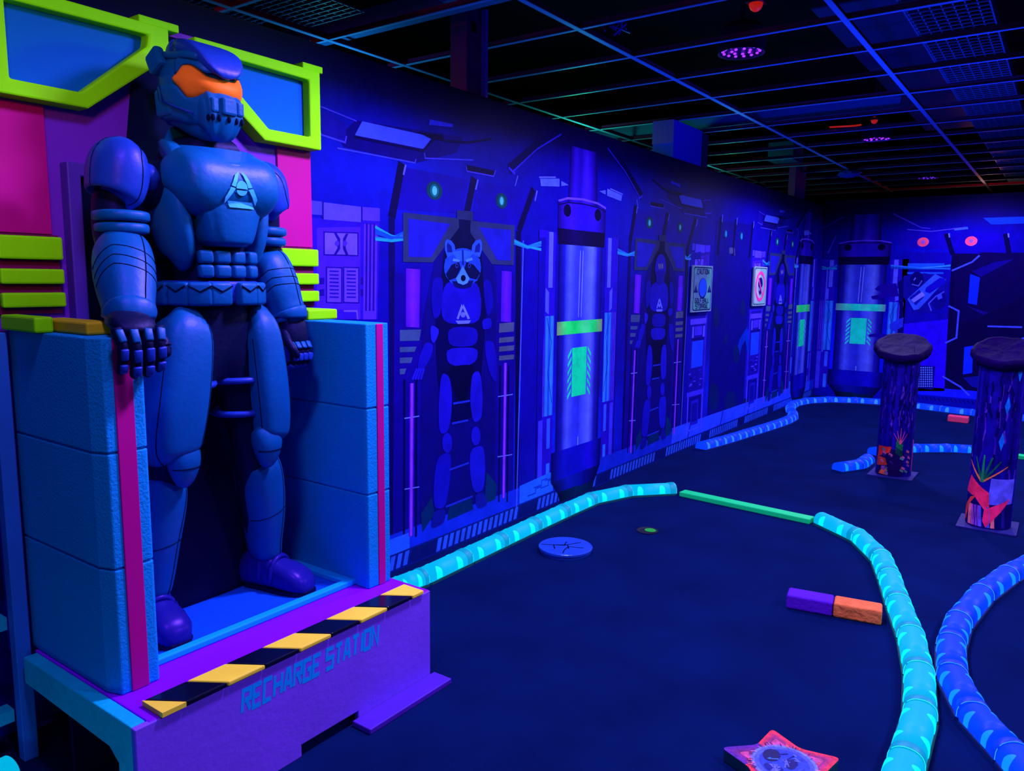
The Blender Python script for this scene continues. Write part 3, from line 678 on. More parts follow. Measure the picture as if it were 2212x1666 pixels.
rim_m = mat('tray_rim_blue', (0, 160, 255), rough=.6, spec=.15)
beam_m = mat('frame_teal', (0, 165, 215), rough=.6, spec=.15, bump=.3, bscale=30, vary=.4, vscale=7)
letter_m = mat('letter_blue', (0, 150, 250), rough=.6, spec=.1)
ST = empty('recharge_station', (1.5, 1.85, 0))
tag(ST, 'purple and blue recharge station stand with yellow goggle frames behind armoured statue', 'display stand')
PX0, PX1, PF, PH = .93, 2.055, 1.84, .35
# deck, front board with a notch, hollow left side frame
MB().box(PX0+.041, PX1, PF+.004, 2.5, PH-.03, PH).build('deck', ptop_m, ST, bevel=.004)
fb = MB().prism([(PX0, 0), (1.45, 0), (1.45, .04), (1.69, .04), (1.69, 0), (PX1, 0), (PX1, PH-.002), (PX0, PH-.002)],
                lambda a, c: (a, PF, c), lambda a, c: (a, PF+.02, c)).build('front_board', purple_m, ST, bevel=.003)
L = MB()
for q in letters('RECHARGE STATION', .54, .064, slant=.16, sw=1.45):
    L.add([(1.242+a, PF-.0005-.00001*(len(L.f) % 40), .248+c) for a, c in q], [(0, 1, 2, 3)])
L.build('lettering', letter_m, fb)
MB().box(PX1-.02, PX1, PF+.021, 2.68, 0, PH-.032).build('side_board', purple_m, ST, bevel=.003)
b_ = MB()
b_.prism([(PF+.021, 0), (PF+.021, PH-.001), (2.48, PH-.001), (2.48, PH-.085), (PF+.14, PH-.1), (PF+.095, PH-.13), (PF+.095, 0)],
         lambda a, c: (PX0, a, c), lambda a, c: (PX0+.04, a, c))
b_.build('side_frame', beam_m, ST, bevel=.004)
MB().box(1.66, 2.075, 1.752, PF-.002, 0, .02).build('foot_plank', mat('plank_violet', (72, 14, 178), rough=.6, vary=.3), ST, bevel=.003)
MB().box(PX0+.05, PX1-.03, 2.3, 2.32, 0, PH-.04).build('inner_panel', dkblue_m, ST)
# hazard strip: slanted yellow and black blocks along the front edge
HZ = MB(); y0, y1 = 1.832, 1.932
def hpoly(a, c): return [(a, y1), (c, y1), (c+.067, y0), (a+.067, y0)]
xs = [1.004+.126*k for k in range(0, 9)]
def clipx(poly, lo, hi):
    out = []
    for sgn, lim in ((1, lo), (-1, hi)):
        res = []
        n = len(poly)
        for i in range(n):
            p, q = poly[i], poly[(i+1) % n]; dp = sgn*(p[0]-lim); dq = sgn*(q[0]-lim)
            if dp >= 0: res.append(p)
            if dp*dq < 0:
                t = dp/(dp-dq); res.append((p[0]+t*(q[0]-p[0]), p[1]+t*(q[1]-p[1])))
        poly = res
        if not poly: break
    return poly
hz = empty('hazard_strip', (1.5, 1.88, PH)); hz.parent = ST; hz.matrix_parent_inverse = parent_matrix(ST).inverted()
for k in range(-1, 9):
    a = 1.004+.126*k; pl = clipx(hpoly(a+.002, a+.124), 1.0, 2.012)
    if len(pl) < 3: continue
    o = MB().prism(pl, lambda a, c: (a, c, PH+.001), lambda a, c: (a, c, PH+.016)).build('yellow_block' if k % 2 else 'black_block', hz_y if k % 2 else hz_k, hz, bevel=.004)
# sunken tray with a light blue rim
MB().box(1.12, 1.92, 2.13, 2.5, PH+.001, PH+.004).build('tray', tray_m, ST)
MB().ringprism([(1.113, 2.098), (1.925, 2.098), (1.925, 2.546), (1.113, 2.546)], [(1.14, 2.13), (1.885, 2.13), (1.885, 2.538), (1.14, 2.538)],
               lambda a, c: (a, c, PH+.001), lambda a, c: (a, c, PH+.022)).build('tray_rim', rim_m, ST, bevel=.005)
# two arm blocks, each three foam courses with scored joints
AF, AT, AB = 2.024, 1.337, 2.53
def arm(x0, x1, s0, s1):
    a = MB()
    zs = [PH, .71, 1.03, AT]
    ch = .05 if x0 < 1.2 else .012
    prof = [(x0, AB), (x0, AF+ch), (x0+ch*.35, AF+.0), (x1-.008, AF), (x1, AF+.008), (x1, AB)]
    for i in range(3):
        g = .0025
        a.prism(prof, lambda p, q, z=zs[i]+(g if i else .001): (p, q, z), lambda p, q, z=zs[i+1]-(g if i < 2 else 0): (p, q, z))
    core = [(x0+.006, AB-.005), (x0+.006, AF+ch+.005), (x0+ch*.35+.005, AF+.006), (x1-.012, AF+.006), (x1-.006, AF+.012), (x1-.006, AB-.005)]
    a.prism(core, lambda p, q: (p, q, PH+.002), lambda p, q: (p, q, AT-.01))
    o = a.build('arm_block', teal_m, ST, bevel=.004)
    MB().box(s0, s1, AF-.004, AF+.02, PH+.002, AT-.002).build('accent_stripe', mag_m, o, bevel=.002)
arm(.978, 1.108, 1.022, 1.072)
arm(1.92, 2.04, 1.972, 2.006)
# back board with its painted panels
BY = 2.56
MB().box(.965, 2.14, BY, WALL_Y-.03, .30, 2.325).build('back_board', mat('board_purple', (110, 28, 205), rough=.6, spec=.12, vary=.2, vscale=3), ST, bevel=.004)
MB().box(.92, .962, 2.5, 2.54, 0, 1.33).build('post', mat('post_blue', (34, 96, 215), rough=.6, vary=.3), ST, bevel=.003)
MB().box(.80, .92, 2.55, 2.60, .12, .16).build('rail', beam_m, ST)
MB().box(.80, .92, 2.55, 2.60, .42, .46).build('rail', beam_m, ST)
MB().box(.80, .84, 2.6, 2.66, .0, 1.33).build('post', mat('post_blue', (24, 60, 175)), ST)
def oncurve(y): return (lambda a, c: (a, y, c))
for x0, x1 in ((.968, 1.128), (1.972, 2.135)):
    MB().box(x0, x1, BY-.01, BY-.001, 1.62, 2.02).build('magenta_panel', mag_m, ST, bevel=.002)
    MB().box(x0, x1+(.015 if x0 < 1.5 else 0), BY-.012, BY-.001, 1.38, 1.618).build('maroon_panel', maroon_m, ST)
for s in (0, 1):
    x0, x1 = ((.968, 1.146), (1.962, 2.145))[s]
    for z0, z1 in ((1.543, 1.612), (1.470, 1.515), (1.400, 1.444)):
        MB().box(x0, x1, BY-.035, BY-.012, z0, z1).build('yellow_bar', yel_m, ST, bevel=.006)
MB().box(.955, 1.005, 2.30, 2.52, AT+.001, AT+.045).build('yellow_ledge', yel_m, ST, bevel=.006)
MB().box(1.012, 1.09, 2.13, 2.42, AT+.001, AT+.036).build('yellow_ledge', mat('old_gold', (200, 160, 10), rough=.6, vary=.2), ST, bevel=.006)
MB().box(1.93, 2.075, 2.34, 2.52, AT+.001, AT+.04).build('yellow_ledge', yel_m, ST, bevel=.006)
# niche behind the figure
MB().ringprism([(1.165, PH), (1.86, PH), (1.86, 1.84), (1.165, 1.84)], [(1.205, PH), (1.82, PH), (1.82, 1.80), (1.205, 1.80)], oncurve(BY-.05), oncurve(BY-.002)).build('niche_frame', mat('niche_violet', (74, 26, 180), rough=.6), ST, bevel=.004)
MB().box(1.206, 1.819, BY-.012, BY-.002, PH, 1.80).build('niche', dkblue_m, ST)
MB().prism([(1.36, 1.80), (1.70, 1.80), (1.66, 2.3), (1.43, 2.3)], oncurve(BY-.012), oncurve(BY-.002)).build('spine', dkblue_m, ST)
# yellow goggle frames round blue panes
def goggles(sx, c):
    X = lambda a: c+sx*a
    o = [(0, 2.305), (.545, 2.305), (.545, 2.215), (.27, 2.003), (0, 2.003)]
    i = [(.055, 2.262), (.472, 2.268), (.466, 2.232), (.25, 2.048), (.055, 2.048)]
    T = lambda pts: [(X(a), z) for a, z in pts]
    f = MB().ringprism(T(o), T(i), oncurve(2.49), oncurve(2.56)).build('goggle_frame', yel_m, ST, bevel=.007)
    MB().prism(T(i), oncurve(2.53), oncurve(2.545)).build('blue_pane', pane_m, f)
    MB().box(min(X(.46), X(.60)) if sx > 0 else X(.06), max(X(.46), X(.60)) if sx > 0 else X(-.04)+0, 2.52, 2.58, 2.309, 2.335).build('yellow_tab', yel_m, ST, bevel=.004)
goggles(1, .962); goggles(-1, 2.142)
# ------------------------------------------------------------------ armoured statue
arm_m = mat('armour_blue', (2, 72, 150), rough=.42, spec=.5, tint=(110, 60, 255), bump=.12, bscale=55, vary=.25, vscale=7)
armv_m = mat('armour_violet', (18, 48, 170), rough=.4, spec=.5, tint=(140, 60, 255), bump=.1, bscale=45, vary=.25, vscale=7)  # violet light on crown and shoulders put into the colour; straps and belt share it
suit_m = mat('undersuit_black', (5, 10, 48), rough=.5, spec=.3, tint=(110, 60, 255), bump=.15, bscale=60)
visor_m = mat('visor_orange', (255, 104, 34), rough=.5, spec=.25, tint=(255, 120, 80), bump=.15, bscale=40, vary=.3, vscale=12)
seam_m = mat('seam_dark', (2, 8, 50), rough=.8, spec=.05)
boot_m = mat('boot_indigo', (24, 22, 140), rough=.32, spec=.5, tint=(140, 60, 255), vary=.25, vscale=9)
emblem_m = mat('emblem_pale_blue', (60, 160, 255), rough=.5, spec=.1)
SO = Vector((1.495, 2.30, PH+.0045))
SU = empty('armoured_statue', SO); tag(SU, 'blue armoured soldier statue with orange visor standing in the recharge station', 'statue')
V = Vector
def crom(keys, t):
    n = len(keys)-1; x = t*n; i = min(int(x), n-1); u = x-i
    p = [keys[max(0, min(n, i+k))] for k in (-1, 0, 1, 2)]
    return [.5*(2*b+(c-a)*u+(2*a-5*b+4*c-d)*u*u+(3*b-a-3*c+d)*u**3) for a, b, c, d in zip(*p)]
class Loft:
    """swept armour shell; keys are (x, y, z, half width, half depth[, squareness])"""
    def __init__(s, keys, side=(1, 0, 0), mod=None):
        s.k = [tuple(q)+((2.2,) if len(q) == 5 else ()) for q in keys]; s.side = V(side); s.mod = mod
    def at(s, t, ang, grow=0):
        x, y, z, a, b, e = crom(s.k, max(0, min(1, t)))
        p0 = V(crom(s.k, max(0, t-.02))[:3]); p1 = V(crom(s.k, min(1, t+.02))[:3])
        d = (p1-p0)
        d = d.normalized() if d.length > 1e-6 else V((0, 0, 1))
        sx = (s.side-d*s.side.dot(d)).normalized(); sy = d.cross(sx)
        if d.z < 0: sy = -sy
        c, q = math.cos(ang), math.sin(ang)
        kx = abs(c)**(2/e)*(1 if c >= 0 else -1); ky = abs(q)**(2/e)*(1 if q >= 0 else -1)
        f = s.mod(t, ang) if s.mod else 1
        return V((x, y, z))+sx*(max(a, .002)*f+grow)*kx+sy*(max(b, .002)*f+grow)*ky
    def mesh(s, mb, nt=22, ns=28):
        mb.rings([[s.at(j/nt, 2*math.pi*i/ns) for i in range(ns)] for j in range(nt+1)]); return mb
    def build(s, name, m, parent, nt=22, ns=28, **kw):
        mb = MB(); s.mesh(mb, nt, ns); o = mb.build(name, m, parent, smooth=True, inv=False); return o
    def seam(s, mb, pts, r=.0035, grow=.0, n=14):
        P_ = []
        for (t0, a0), (t1, a1) in zip(pts[:-1], pts[1:]):
            for i in range(n): P_.append(s.at(t0+(t1-t0)*i/n, R(a0+(a1-a0)*i/n), grow))
        P_.append(s.at(pts[-1][0], R(pts[-1][1]), grow))
        mb.tube(P_, r, 6); return mb
FR = -90          # angle that faces the front (-Y)
# ---- body suit: one continuous skinned figure ------------------------------------------
def skin(name, joints, edges, m, parent, root=0, sub=2):
    me = bpy.data.meshes.new(name); me.from_pydata([j[0] for j in joints], edges, []); me.materials.append(m)
    o = bpy.data.objects.new(name, me); col.objects.link(o); o.parent = parent
    o.modifiers.new('skin', 'SKIN'); sl = me.skin_vertices[0].data
    for i, j in enumerate(joints):
        r = j[1] if isinstance(j[1], tuple) else (j[1], j[1])
        sl[i].radius = r; sl[i].use_root = (i == root)
    o.modifiers['skin'].use_smooth_shade = True
    md = o.modifiers.new('sub', 'SUBSURF'); md.levels = sub; md.render_levels = sub
    return o
J = [((0, .02, .93), (.125, .11)), ((0, .0, 1.08), (.115, .10)), ((0, .0, 1.25), (.125, .1)), ((0, .01, 1.40), (.15, .10)), ((0, .03, 1.5), (.10, .09)), ((0, .035, 1.60), (.075, .08)),
     ((-.10, .0, .88), .105), ((-.155, -.03, .74), .098), ((-.19, -.035, .575), .078), ((-.215, .02, .36), .075), ((-.235, .05, .1), .05),
     ((.085, .02, .88), .095), ((.105, .0, .74), .085), ((.12, -.02, .575), .068), ((.165, .03, .36), .066), ((.21, .05, .1), .045),
     ((-.18, .02, 1.43), .07), ((-.295, .0, 1.40), .07), ((-.318, -.02, 1.27), .062), ((-.345, -.12, 1.14), .055), ((-.385, -.215, 1.04), .04),
     ((.15, .02, 1.43), .068), ((.225, .02, 1.40), .068), ((.232, .03, 1.27), .06), ((.25, -.0, 1.13), .055), ((.275, -.05, 1.0), .04)]
E_ = [(0, 1), (1, 2), (2, 3), (3, 4), (4, 5), (0, 6), (6, 7), (7, 8), (8, 9), (9, 10), (0, 11), (11, 12), (12, 13), (13, 14), (14, 15),
      (3, 16), (16, 17), (17, 18), (18, 19), (19, 20), (3, 21), (21, 22), (22, 23), (23, 24), (24, 25)]
body = skin('body', J, E_, suit_m, SU)
# dark backing the figure is moulded to
Loft([(0, .165, .0, .22, .06, 3), (0, .17, .2, .2, .055, 3), (0, .17, .5, .19, .055, 3), (0, .17, .9, .15, .05, 3), (0, .16, 1.2, .12, .05, 3)]).build('backing', suit_m, SU, ns=20)
# thigh straps
for z, x, a in ((.80, .085, .096), (.685, .096, .088)):
    mb = MB(); mb.tube([(x+math.cos(R(t))*a, .005+math.sin(R(t))*a, z) for t in range(0, 361, 15)], .011, 8); mb.build('strap', armv_m, SU, smooth=True, inv=False)
for z, x, a in ((.80, -.135, .105), (.685, -.165, .094)):
    mb = MB(); mb.tube([(x+math.cos(R(t))*a, -.015+math.sin(R(t))*a, z) for t in range(0, 361, 15)], .011, 8); mb.build('strap', armv_m, SU, smooth=True, inv=False)
# ---- torso armour ---------------------------------------------------------------------
def pec(t, a):
    f = math.cos(a-R(-90))          # 1 facing front
    d = abs(((math.degrees(a)+90+180) % 360)-180); w_ = math.sin(max(0, min(1, t))*math.pi)
    return 1+w_*(.085*math.exp(-((d-38)/20)**2)-.05*math.exp(-(d/11)**2))
chest = Loft([(0, -.03, 1.392, .09, .07), (0, -.04, 1.396, .148, .105, 3.0), (0, -.048, 1.410, .174, .132, 3.4), (0, -.05, 1.435, .180, .134, 3.2), (0, -.036, 1.462, .176, .106, 3.0), (0, -.016, 1.486, .160, .078, 2.8), (0, .0, 1.506, .125, .06), (0, .005, 1.512, .06, .04)],
             mod=pec)
ch_o = chest.build('chest_plate', arm_m, SU, nt=30, ns=48)
coll = Loft([(0, .0, 1.478, .12, .13), (0, -.008, 1.492, .132, .147), (0, -.020, 1.522, .136, .154), (0, -.028, 1.544, .120, .138), (0, -.024, 1.530, .098, .114), (0, .0, 1.474, .09, .10)])
coll.build('collar', arm_m, SU, nt=18)
for s in (-1, 1):                     # shoulder clips
    Loft([(s*.142, -.085, 1.468, .016, .010, 3), (s*.14, -.075, 1.492, .024, .018, 3), (s*.136, -.04, 1.525, .024, .022, 3), (s*.13, .0, 1.545, .02, .016, 3), (s*.128, .03, 1.55, .01, .01)]).build('shoulder_clip', arm_m, SU, nt=14, ns=14)
def ridge(t, a):
    d = abs(((math.degrees(a)+90+180) % 360)-180)
    return 1+.10*max(0, 1-d/26)+.03*max(0, 1-abs(d-48)/14)
abd = Loft([(0, -.033, 1.236, .05, .07), (0, -.033, 1.240, .070, .104, 4), (0, -.033, 1.258, .084, .116, 4.4), (0, -.036, 1.32, .104, .120, 4.6), (0, -.036, 1.368, .120, .120, 4.4), (0, -.03, 1.385, .116, .108, 4), (0, -.03, 1.388, .08, .08)], mod=ridge)
sm = MB(); chest.seam(sm, [(.16, -178), (.13, -120), (.13, -60), (.16, -2)], .006, -.001, 24); sm.build('seam', seam_m, ch_o, inv=False)
ab_o = abd.build('abdomen_plate', arm_m, SU, nt=26, ns=48)
for s in (-1, 1):
    Loft([(s*.10, .0, 1.195, .015, .03), (s*.115, -.015, 1.21, .032, .07, 2.4), (s*.130, -.02, 1.26, .036, .090, 2.4), (s*.142, -.018, 1.33, .035, .092, 2.6), (s*.148, -.012, 1.39, .030, .084, 2.6), (s*.144, .0, 1.405, .015, .04)]).build('side_plate', arm_m, SU, nt=18, ns=24)
# stomach segments: two rows of four
for row, z in enumerate((1.204, 1.16)):
    for k, x in enumerate((-.079, -.027, .027, .079)):
        ang = x*3.0; cy = -.108+4.2*x*x*abs(x)*3; hw = .0255 if abs(x) < .05 else .023
        M = Matrix.Translation((x, cy, z)) @ Matrix.Rotation(ang*1.5, 4, 'Z')
        MB().box(-hw, hw, -.022, .022, -.0205, .0205, M).build('stomach_segment', arm_m, SU, bevel=.010, seg=3, smooth=True, inv=False)
belt = Loft([(0, 0, 1.06, .135, .112, 2.6), (0, 0, 1.065, .148, .124, 2.6), (0, 0, 1.095, .15, .126, 2.6), (0, 0, 1.125, .146, .124, 2.6), (0, 0, 1.13, .135, .112, 2.6)])
be_o = belt.build('belt', armv_m, SU, nt=10, ns=40)
for ang in (-158, -128, -103, -77, -52, -22, 5, 175):
    p = belt.at(.5, R(ang)); q = belt.at(.5, R(ang+2))-belt.at(.5, R(ang-2)); yaw = math.atan2(q.y, q.x)
    M = Matrix.Translation(p+V((0, 0, -.006))) @ Matrix.Rotation(yaw, 4, 'Z')
    po = MB().box(-.036, .036, -.02, .02, -.037, .037, M).build('pouch', arm_m, be_o, bevel=.011, seg=3, smooth=True, inv=False)
    sm = MB(); sm.tube([M @ V((-.034, -.0215, .026)), M @ V((0, -.0225, .008)), M @ V((.034, -.0215, .026))], .0022, 6); sm.build('flap_seam', seam_m, be_o, inv=False)
# ---- helmet ---------------------------------------------------------------------------
HM = empty('helmet', (0, 0, .024)); HM.parent = SU
skull = Loft([(0, .03, 1.575, .05, .06), (0, .025, 1.59, .080, .098, 2.5), (0, .022, 1.64, .098, .118, 2.4), (0, .02, 1.70, .105, .126, 2.3), (0, .022, 1.76, .101, .122, 2.3), (0, .028, 1.80, .086, .104, 2.3), (0, .03, 1.822, .06, .075), (0, .03, 1.828, .02, .03)])
skull.build('shell', arm_m, HM, nt=30, ns=40)
def strip(name, zt, zb, off, m, a0, a1, n=40, th=.012, rows=7, bulge=0, parent=HM):
    """curved plate on the front of the helmet between two height curves"""
    mb = MB(); outer = []; 
    def P_(a, u, o):
        z = zb(a)+(zt(a)-zb(a))*u
        lo, hi = 0, 1
        for _ in range(24):
            mid = (lo+hi)/2
            if crom(skull.k, mid)[2] < z: lo = mid
            else: hi = mid
        p = skull.at(lo, R(-90+a)); nv = V((p.x*1.2, p.y-.02, 0)).normalized()
        q = p+nv*(o+bulge*math.sin(u*math.pi)); q.z = z; return q
    F_, B_ = [], []
    rs = []
    for i in range(n+1):
        a = a0+(a1-a0)*i/n
        front = [P_(a, j/rows, off(a) if callable(off) else off) for j in range(rows+1)]
        back = [P_(a, j/rows, (off(a) if callable(off) else off)-th) for j in range(rows, -1, -1)]
        rs.append(front+back)
    mb.rings(rs); return mb.build(name, m, parent, smooth=True, inv=False)
def s01(x): x = max(0, min(1, x)); return x*x*(3-2*x)
vt = lambda a: 1.722+.034*s01((abs(a)-14)/36)-.028*s01((abs(a)-58)/16)
vb = lambda a: 1.662+.010*s01((abs(a)-10)/25)-.012*s01((abs(a)-25)/20)+.042*s01((abs(a)-52)/24)
strip('visor', vt, vb, .004, visor_m, -74, 74, bulge=.012, th=.02)
bt = lambda a: 1.80-.0*abs(a)
bb = lambda a: vt(a)+.001+.016*s01((30-abs(a))/22)
strip('brow', lambda a: bb(a)+.05-.012*s01(abs(a)/60), bb, lambda a: .024-.014*s01((abs(a)-20)/40), arm_m, -72, 72, th=.03)
strip('jaw_guard', lambda a: vb(a)-.002, lambda a: 1.572+.030*s01((abs(a)-28)/70), lambda a: .014+.006*s01((40-abs(a))/40), arm_m, -104, 104, th=.03, n=52)
# raised crown: wide centre ridge sweeping from brow to nape with flat side cuts
Loft([(0, -.130, 1.722, .012, .004, 5), (0, -.126, 1.742, .052, .012, 6), (0, -.090, 1.786, .080, .020, 6), (0, -.025, 1.816, .086, .026, 5), (0, .05, 1.822, .076, .028, 5), (0, .115, 1.785, .05, .025, 5), (0, .135, 1.76, .02, .01, 5)], side=(1, 0, 0)).build('crown_ridge', armv_m, HM, nt=24, ns=24)
for s in (-1, 1):
    Loft([(s*.07, -.098, 1.775, .010, .012, 3), (s*.083, -.062, 1.785, .012, .016, 3), (s*.086, -.0, 1.79, .012, .016, 3), (s*.088, .05, 1.80, .01, .012, 3)], side=(0, 0, 1)).build('temple_plate', arm_m, HM, nt=12, ns=16)
    M = Matrix.Translation((s*.102, .075, 1.785)) @ Matrix.Rotation(R(-28), 4, 'X')
    MB().box(-.016, .016, -.030, .040, -.032, .034, M).build('ear_block', arm_m, HM, bevel=.010, seg=2, inv=False)
    MB().prism([(s*.090, 1.605), (s*.098, 1.70), (s*.115, 1.69), (s*.110, 1.615)], lambda a, c: (a, .0, c), lambda a, c: (a, .085, c)).build('cheek_plate', arm_m, HM, bevel=.008, inv=False)
    mb = MB(); mb.tube([(s*.118, .04, 1.70), (s*.117, .03, 1.655), (s*.112, -.03, 1.632), (s*.088, -.085, 1.612)], .003, 6); mb.build('cheek_seam', armv_m, HM, smooth=True, inv=False)
# muzzle with blocky nose and toothed grille
def facet(t, a):
    d = abs(((math.degrees(a)+90+180) % 360)-180)
    return 1+.045*math.cos(R(d*9))*(1 if d < 70 else 0)
mz = Loft([(0, -.072, 1.568, .03, .03), (0, -.080, 1.574, .054, .040, 3), (0, -.084, 1.60, .066, .050, 3), (0, -.084, 1.632, .072, .052, 3.2), (0, -.080, 1.652, .070, .046, 3.2), (0, -.07, 1.658, .05, .03)], mod=facet)
mz.build('muzzle', arm_m, HM, nt=20, ns=60)
MB().box(-.026, .026, -.148, -.11, 1.612, 1.664).build('nose_block', arm_m, HM, bevel=.008, seg=2, inv=False)
for s in (-1, 1): MB().box(s*.044-.013, s*.044+.013, -.138, -.10, 1.616, 1.66).build('nose_block', arm_m, HM, bevel=.007, inv=False)
for k in range(-3, 4):
    p = mz.at(.42, R(-90+k*19), .0)
    mb = MB(); mb.ball((p.x, p.y, 1.601), (.0062, .0075, .0105), 10, 8); mb.build('grille_hole', seam_m, HM, smooth=True, inv=False)
# ---- arms -----------------------------------------------------------------------------
def limb(s, sh, el, wr):
    """shoulder cap, band, fore-arm shell and cuff for one arm"""
    sh, el, wr = V(sh), V(el), V(wr); d = (wr-el).normalized()
    cap = Loft([(sh.x+s*.03, sh.y, sh.z-.075, .04, .06), (sh.x+s*.025, sh.y, sh.z-.068, .066, .088, 2.3), (sh.x+s*.012, sh.y, sh.z-.03, .076, .096, 2.3), (sh.x-.0*s, sh.y, sh.z+.03, .076, .094, 2.3), (sh.x-s*.022, sh.y, sh.z+.068, .054, .074), (sh.x-s*.035, sh.y, sh.z+.082, .02, .03)])
    c_o = cap.build('shoulder_cap', armv_m, SU, nt=22, ns=32)
    mb = MB(); cap.seam(mb, [(.08, -62), (.55, -76), (.9, -90)], .0015); cap.seam(mb, [(.2, 180 if s < 0 else 0), (.9, 180 if s < 0 else 0)], .0015); mb.build('seam', seam_m, c_o, inv=False)
    inner = Loft([(sh.x-s*.085, sh.y+.01, sh.z-.04, .03, .04), (sh.x-s*.075, sh.y+.01, sh.z-.01, .036, .062, 2.6), (sh.x-s*.07, sh.y+.01, sh.z+.02, .03, .056, 2.6), (sh.x-s*.065, sh.y+.01, sh.z+.035, .015, .03)]); inner.build('shoulder_pad', armv_m, SU, nt=12, ns=18)
    m_ = sh.lerp(el, .62)
    for q, rr in ((-.018, .070), (.016, .073)):
        c = m_+V((0, 0, q))
        Loft([(c.x, c.y, c.z-.016, rr-.012, rr-.008), (c.x, c.y, c.z-.010, rr-.001, rr+.004, 2.3), (c.x, c.y, c.z+.010, rr-.001, rr+.004, 2.3), (c.x, c.y, c.z+.016, rr-.012, rr-.008)]).build('arm_band', arm_m, SU, nt=8, ns=28)
    def K(t, a, b_): p = el.lerp(wr, t); return (p.x, p.y, p.z, a, b_, 2.3)
    fa = Loft([K(-.22, .03, .03), K(-.19, .052, .052), K(-.05, .072, .074), K(.22, .079, .082), K(.55, .077, .078), K(.85, .068, .068), K(1.0, .064, .064), K(1.02, .05, .05)])
    f_o = fa.build('forearm_shell', arm_m, SU, nt=26, ns=32)
    mb = MB(); fa.seam(mb, [(.12, -70), (.9, -75)], .0018)
    for t in (.45, .52, .58): fa.seam(mb, [(t+.03, -190), (t-.03, -130), (t, -72), (t+.03, -10)], .0014)
    mb.build('seam', seam_m, f_o, inv=False)
    p0, p1 = el.lerp(wr, .98), el.lerp(wr, 1.06)
    Loft([(p0.x, p0.y, p0.z, .060, .060, 2.4), (p0.lerp(p1, .2).x, p0.lerp(p1, .2).y, p0.lerp(p1, .2).z, .067, .067, 2.4), (p1.x, p1.y, p1.z, .067, .067, 2.4), (p1.x, p1.y, p1.z-.006, .06, .06, 2.4)]).build('cuff_ring', arm_m, SU, nt=8, ns=28)
    c0, c1 = el.lerp(wr, 1.07), el.lerp(wr, 1.18)
    cu = Loft([(c0.x, c0.y, c0.z, .060, .056, 2.6), (c0.lerp(c1, .5).x, c0.lerp(c1, .5).y, c0.lerp(c1, .5).z, .061, .053, 2.6), (c1.x, c1.y, c1.z, .054, .046, 2.6), (c1.x, c1.y, c1.z-.004, .03, .03)])
    u_o = cu.build('cuff', arm_m, SU, nt=10, ns=28)
    mb = MB()
    for a in (-125, -65): cu.seam(mb, [(.02, a), (.8, a)], .003)
    mb.build('seam', seam_m, u_o, inv=False)
limb(-1, (-.290, -.02, 1.438), (-.320, -.065, 1.21), (-.378, -.195, 1.045))
limb(1, (.222, .02, 1.438), (.235, .02, 1.19), (.27, -.04, 1.02))
# ---- hands: palm and five separate jointed fingers in one glove mesh, plates on the fingers
def hand(name, palm, fingers, thumb, plates=True):
    mb = MB(); Loft(palm).mesh(mb, 10, 16)
    pls = []
    for pts, r in fingers+[thumb]:
        pts = [V(p) for p in pts]; dense = []; rr = []
        for i in range(len(pts)-1):
            for k in range(5): dense.append(pts[i].lerp(pts[i+1], k/5)); rr.append(r*(1.0-.07*(i+k/5)))
        dense.append(pts[-1]); rr.append(r*.72); dense.append(pts[-1]+(pts[-1]-pts[-2]).normalized()*r*.45); rr.append(r*.25)
        mb.tube(dense, rr, 10); pls.append((pts, r))
    o = mb.build(name, suit_m, SU, smooth=True, inv=False)
    if plates:
        for pts, r in pls[:-1]:
            for i in (0, 1, 2)[:len(pts)-1]:
                a, c = pts[i].lerp(pts[i+1], .14), pts[i].lerp(pts[i+1], .9); nrm = V((0, -1, .25)).normalized()
                d = (c-a).normalized(); n_ = (nrm-d*nrm.dot(d)).normalized(); sd = d.cross(n_)
                q = MB(); w_ = r*.72
                vs = [p+sd*k*w_*f+n_*h for p, f in ((a, 1), (c, .9)) for k in (-1, 1) for h in (r*.55, r*1.22)]
                q.add(vs, [(0, 1, 3, 2), (4, 6, 7, 5), (0, 4, 5, 1), (2, 3, 7, 6), (1, 5, 7, 3), (0, 2, 6, 4)])
                q.build('finger_plate', arm_m if i == 0 else armv_m, o, bevel=.004, seg=2, smooth=True, inv=False)
    return o
rx = [-.475, -.440, -.405, -.372]
HY = -.03
hand('hand', [(-.395, -.19+HY, 1.03, .035, .02), (-.41, -.215+HY, 1.026, .05, .026, 2.6), (-.422, -.262+HY, 1.016, .058, .026, 2.6), (-.425, -.29+HY, 1.0, .05, .02), (-.425, -.298+HY, .992, .03, .012)],
     [([(x+.004*(i-1.5), -.287+HY, 1.008), (x-.001*i, -.305+HY, .965-.004*(i == 1)), (x+.002, -.296+HY, .925-.008*(i in (1, 2))), (x+.003, -.284+HY, .893-.012*(i in (1, 2)))], .0155 if i else .0145) for i, x in enumerate(rx)],
     ([(-.37, -.225+HY, 1.01), (-.345, -.255+HY, .985), (-.338, -.275+HY, .955), (-.345, -.283+HY, .93)], .016))
HX = -.04
hand('hand', [(.317+HX, -.05, 1.01, .04, .03), (.318+HX, -.06, .985, .05, .034, 2.6), (.318+HX, -.07, .94, .052, .034, 2.6), (.316+HX, -.075, .905, .046, .028), (.315+HX, -.076, .897, .02, .012)],
     [([(.318+HX+.024*(i-1.5), -.085, .915), (.316+HX+.022*(i-1.5), -.11, .885), (.312+HX+.02*(i-1.5), -.11, .85), (.306+HX+.018*(i-1.5), -.08, .835)], .0145) for i in range(4)],
     ([(.275+HX, -.07, .955), (.262+HX, -.105, .925), (.268+HX, -.128, .895), (.282+HX, -.132, .872)], .0155))
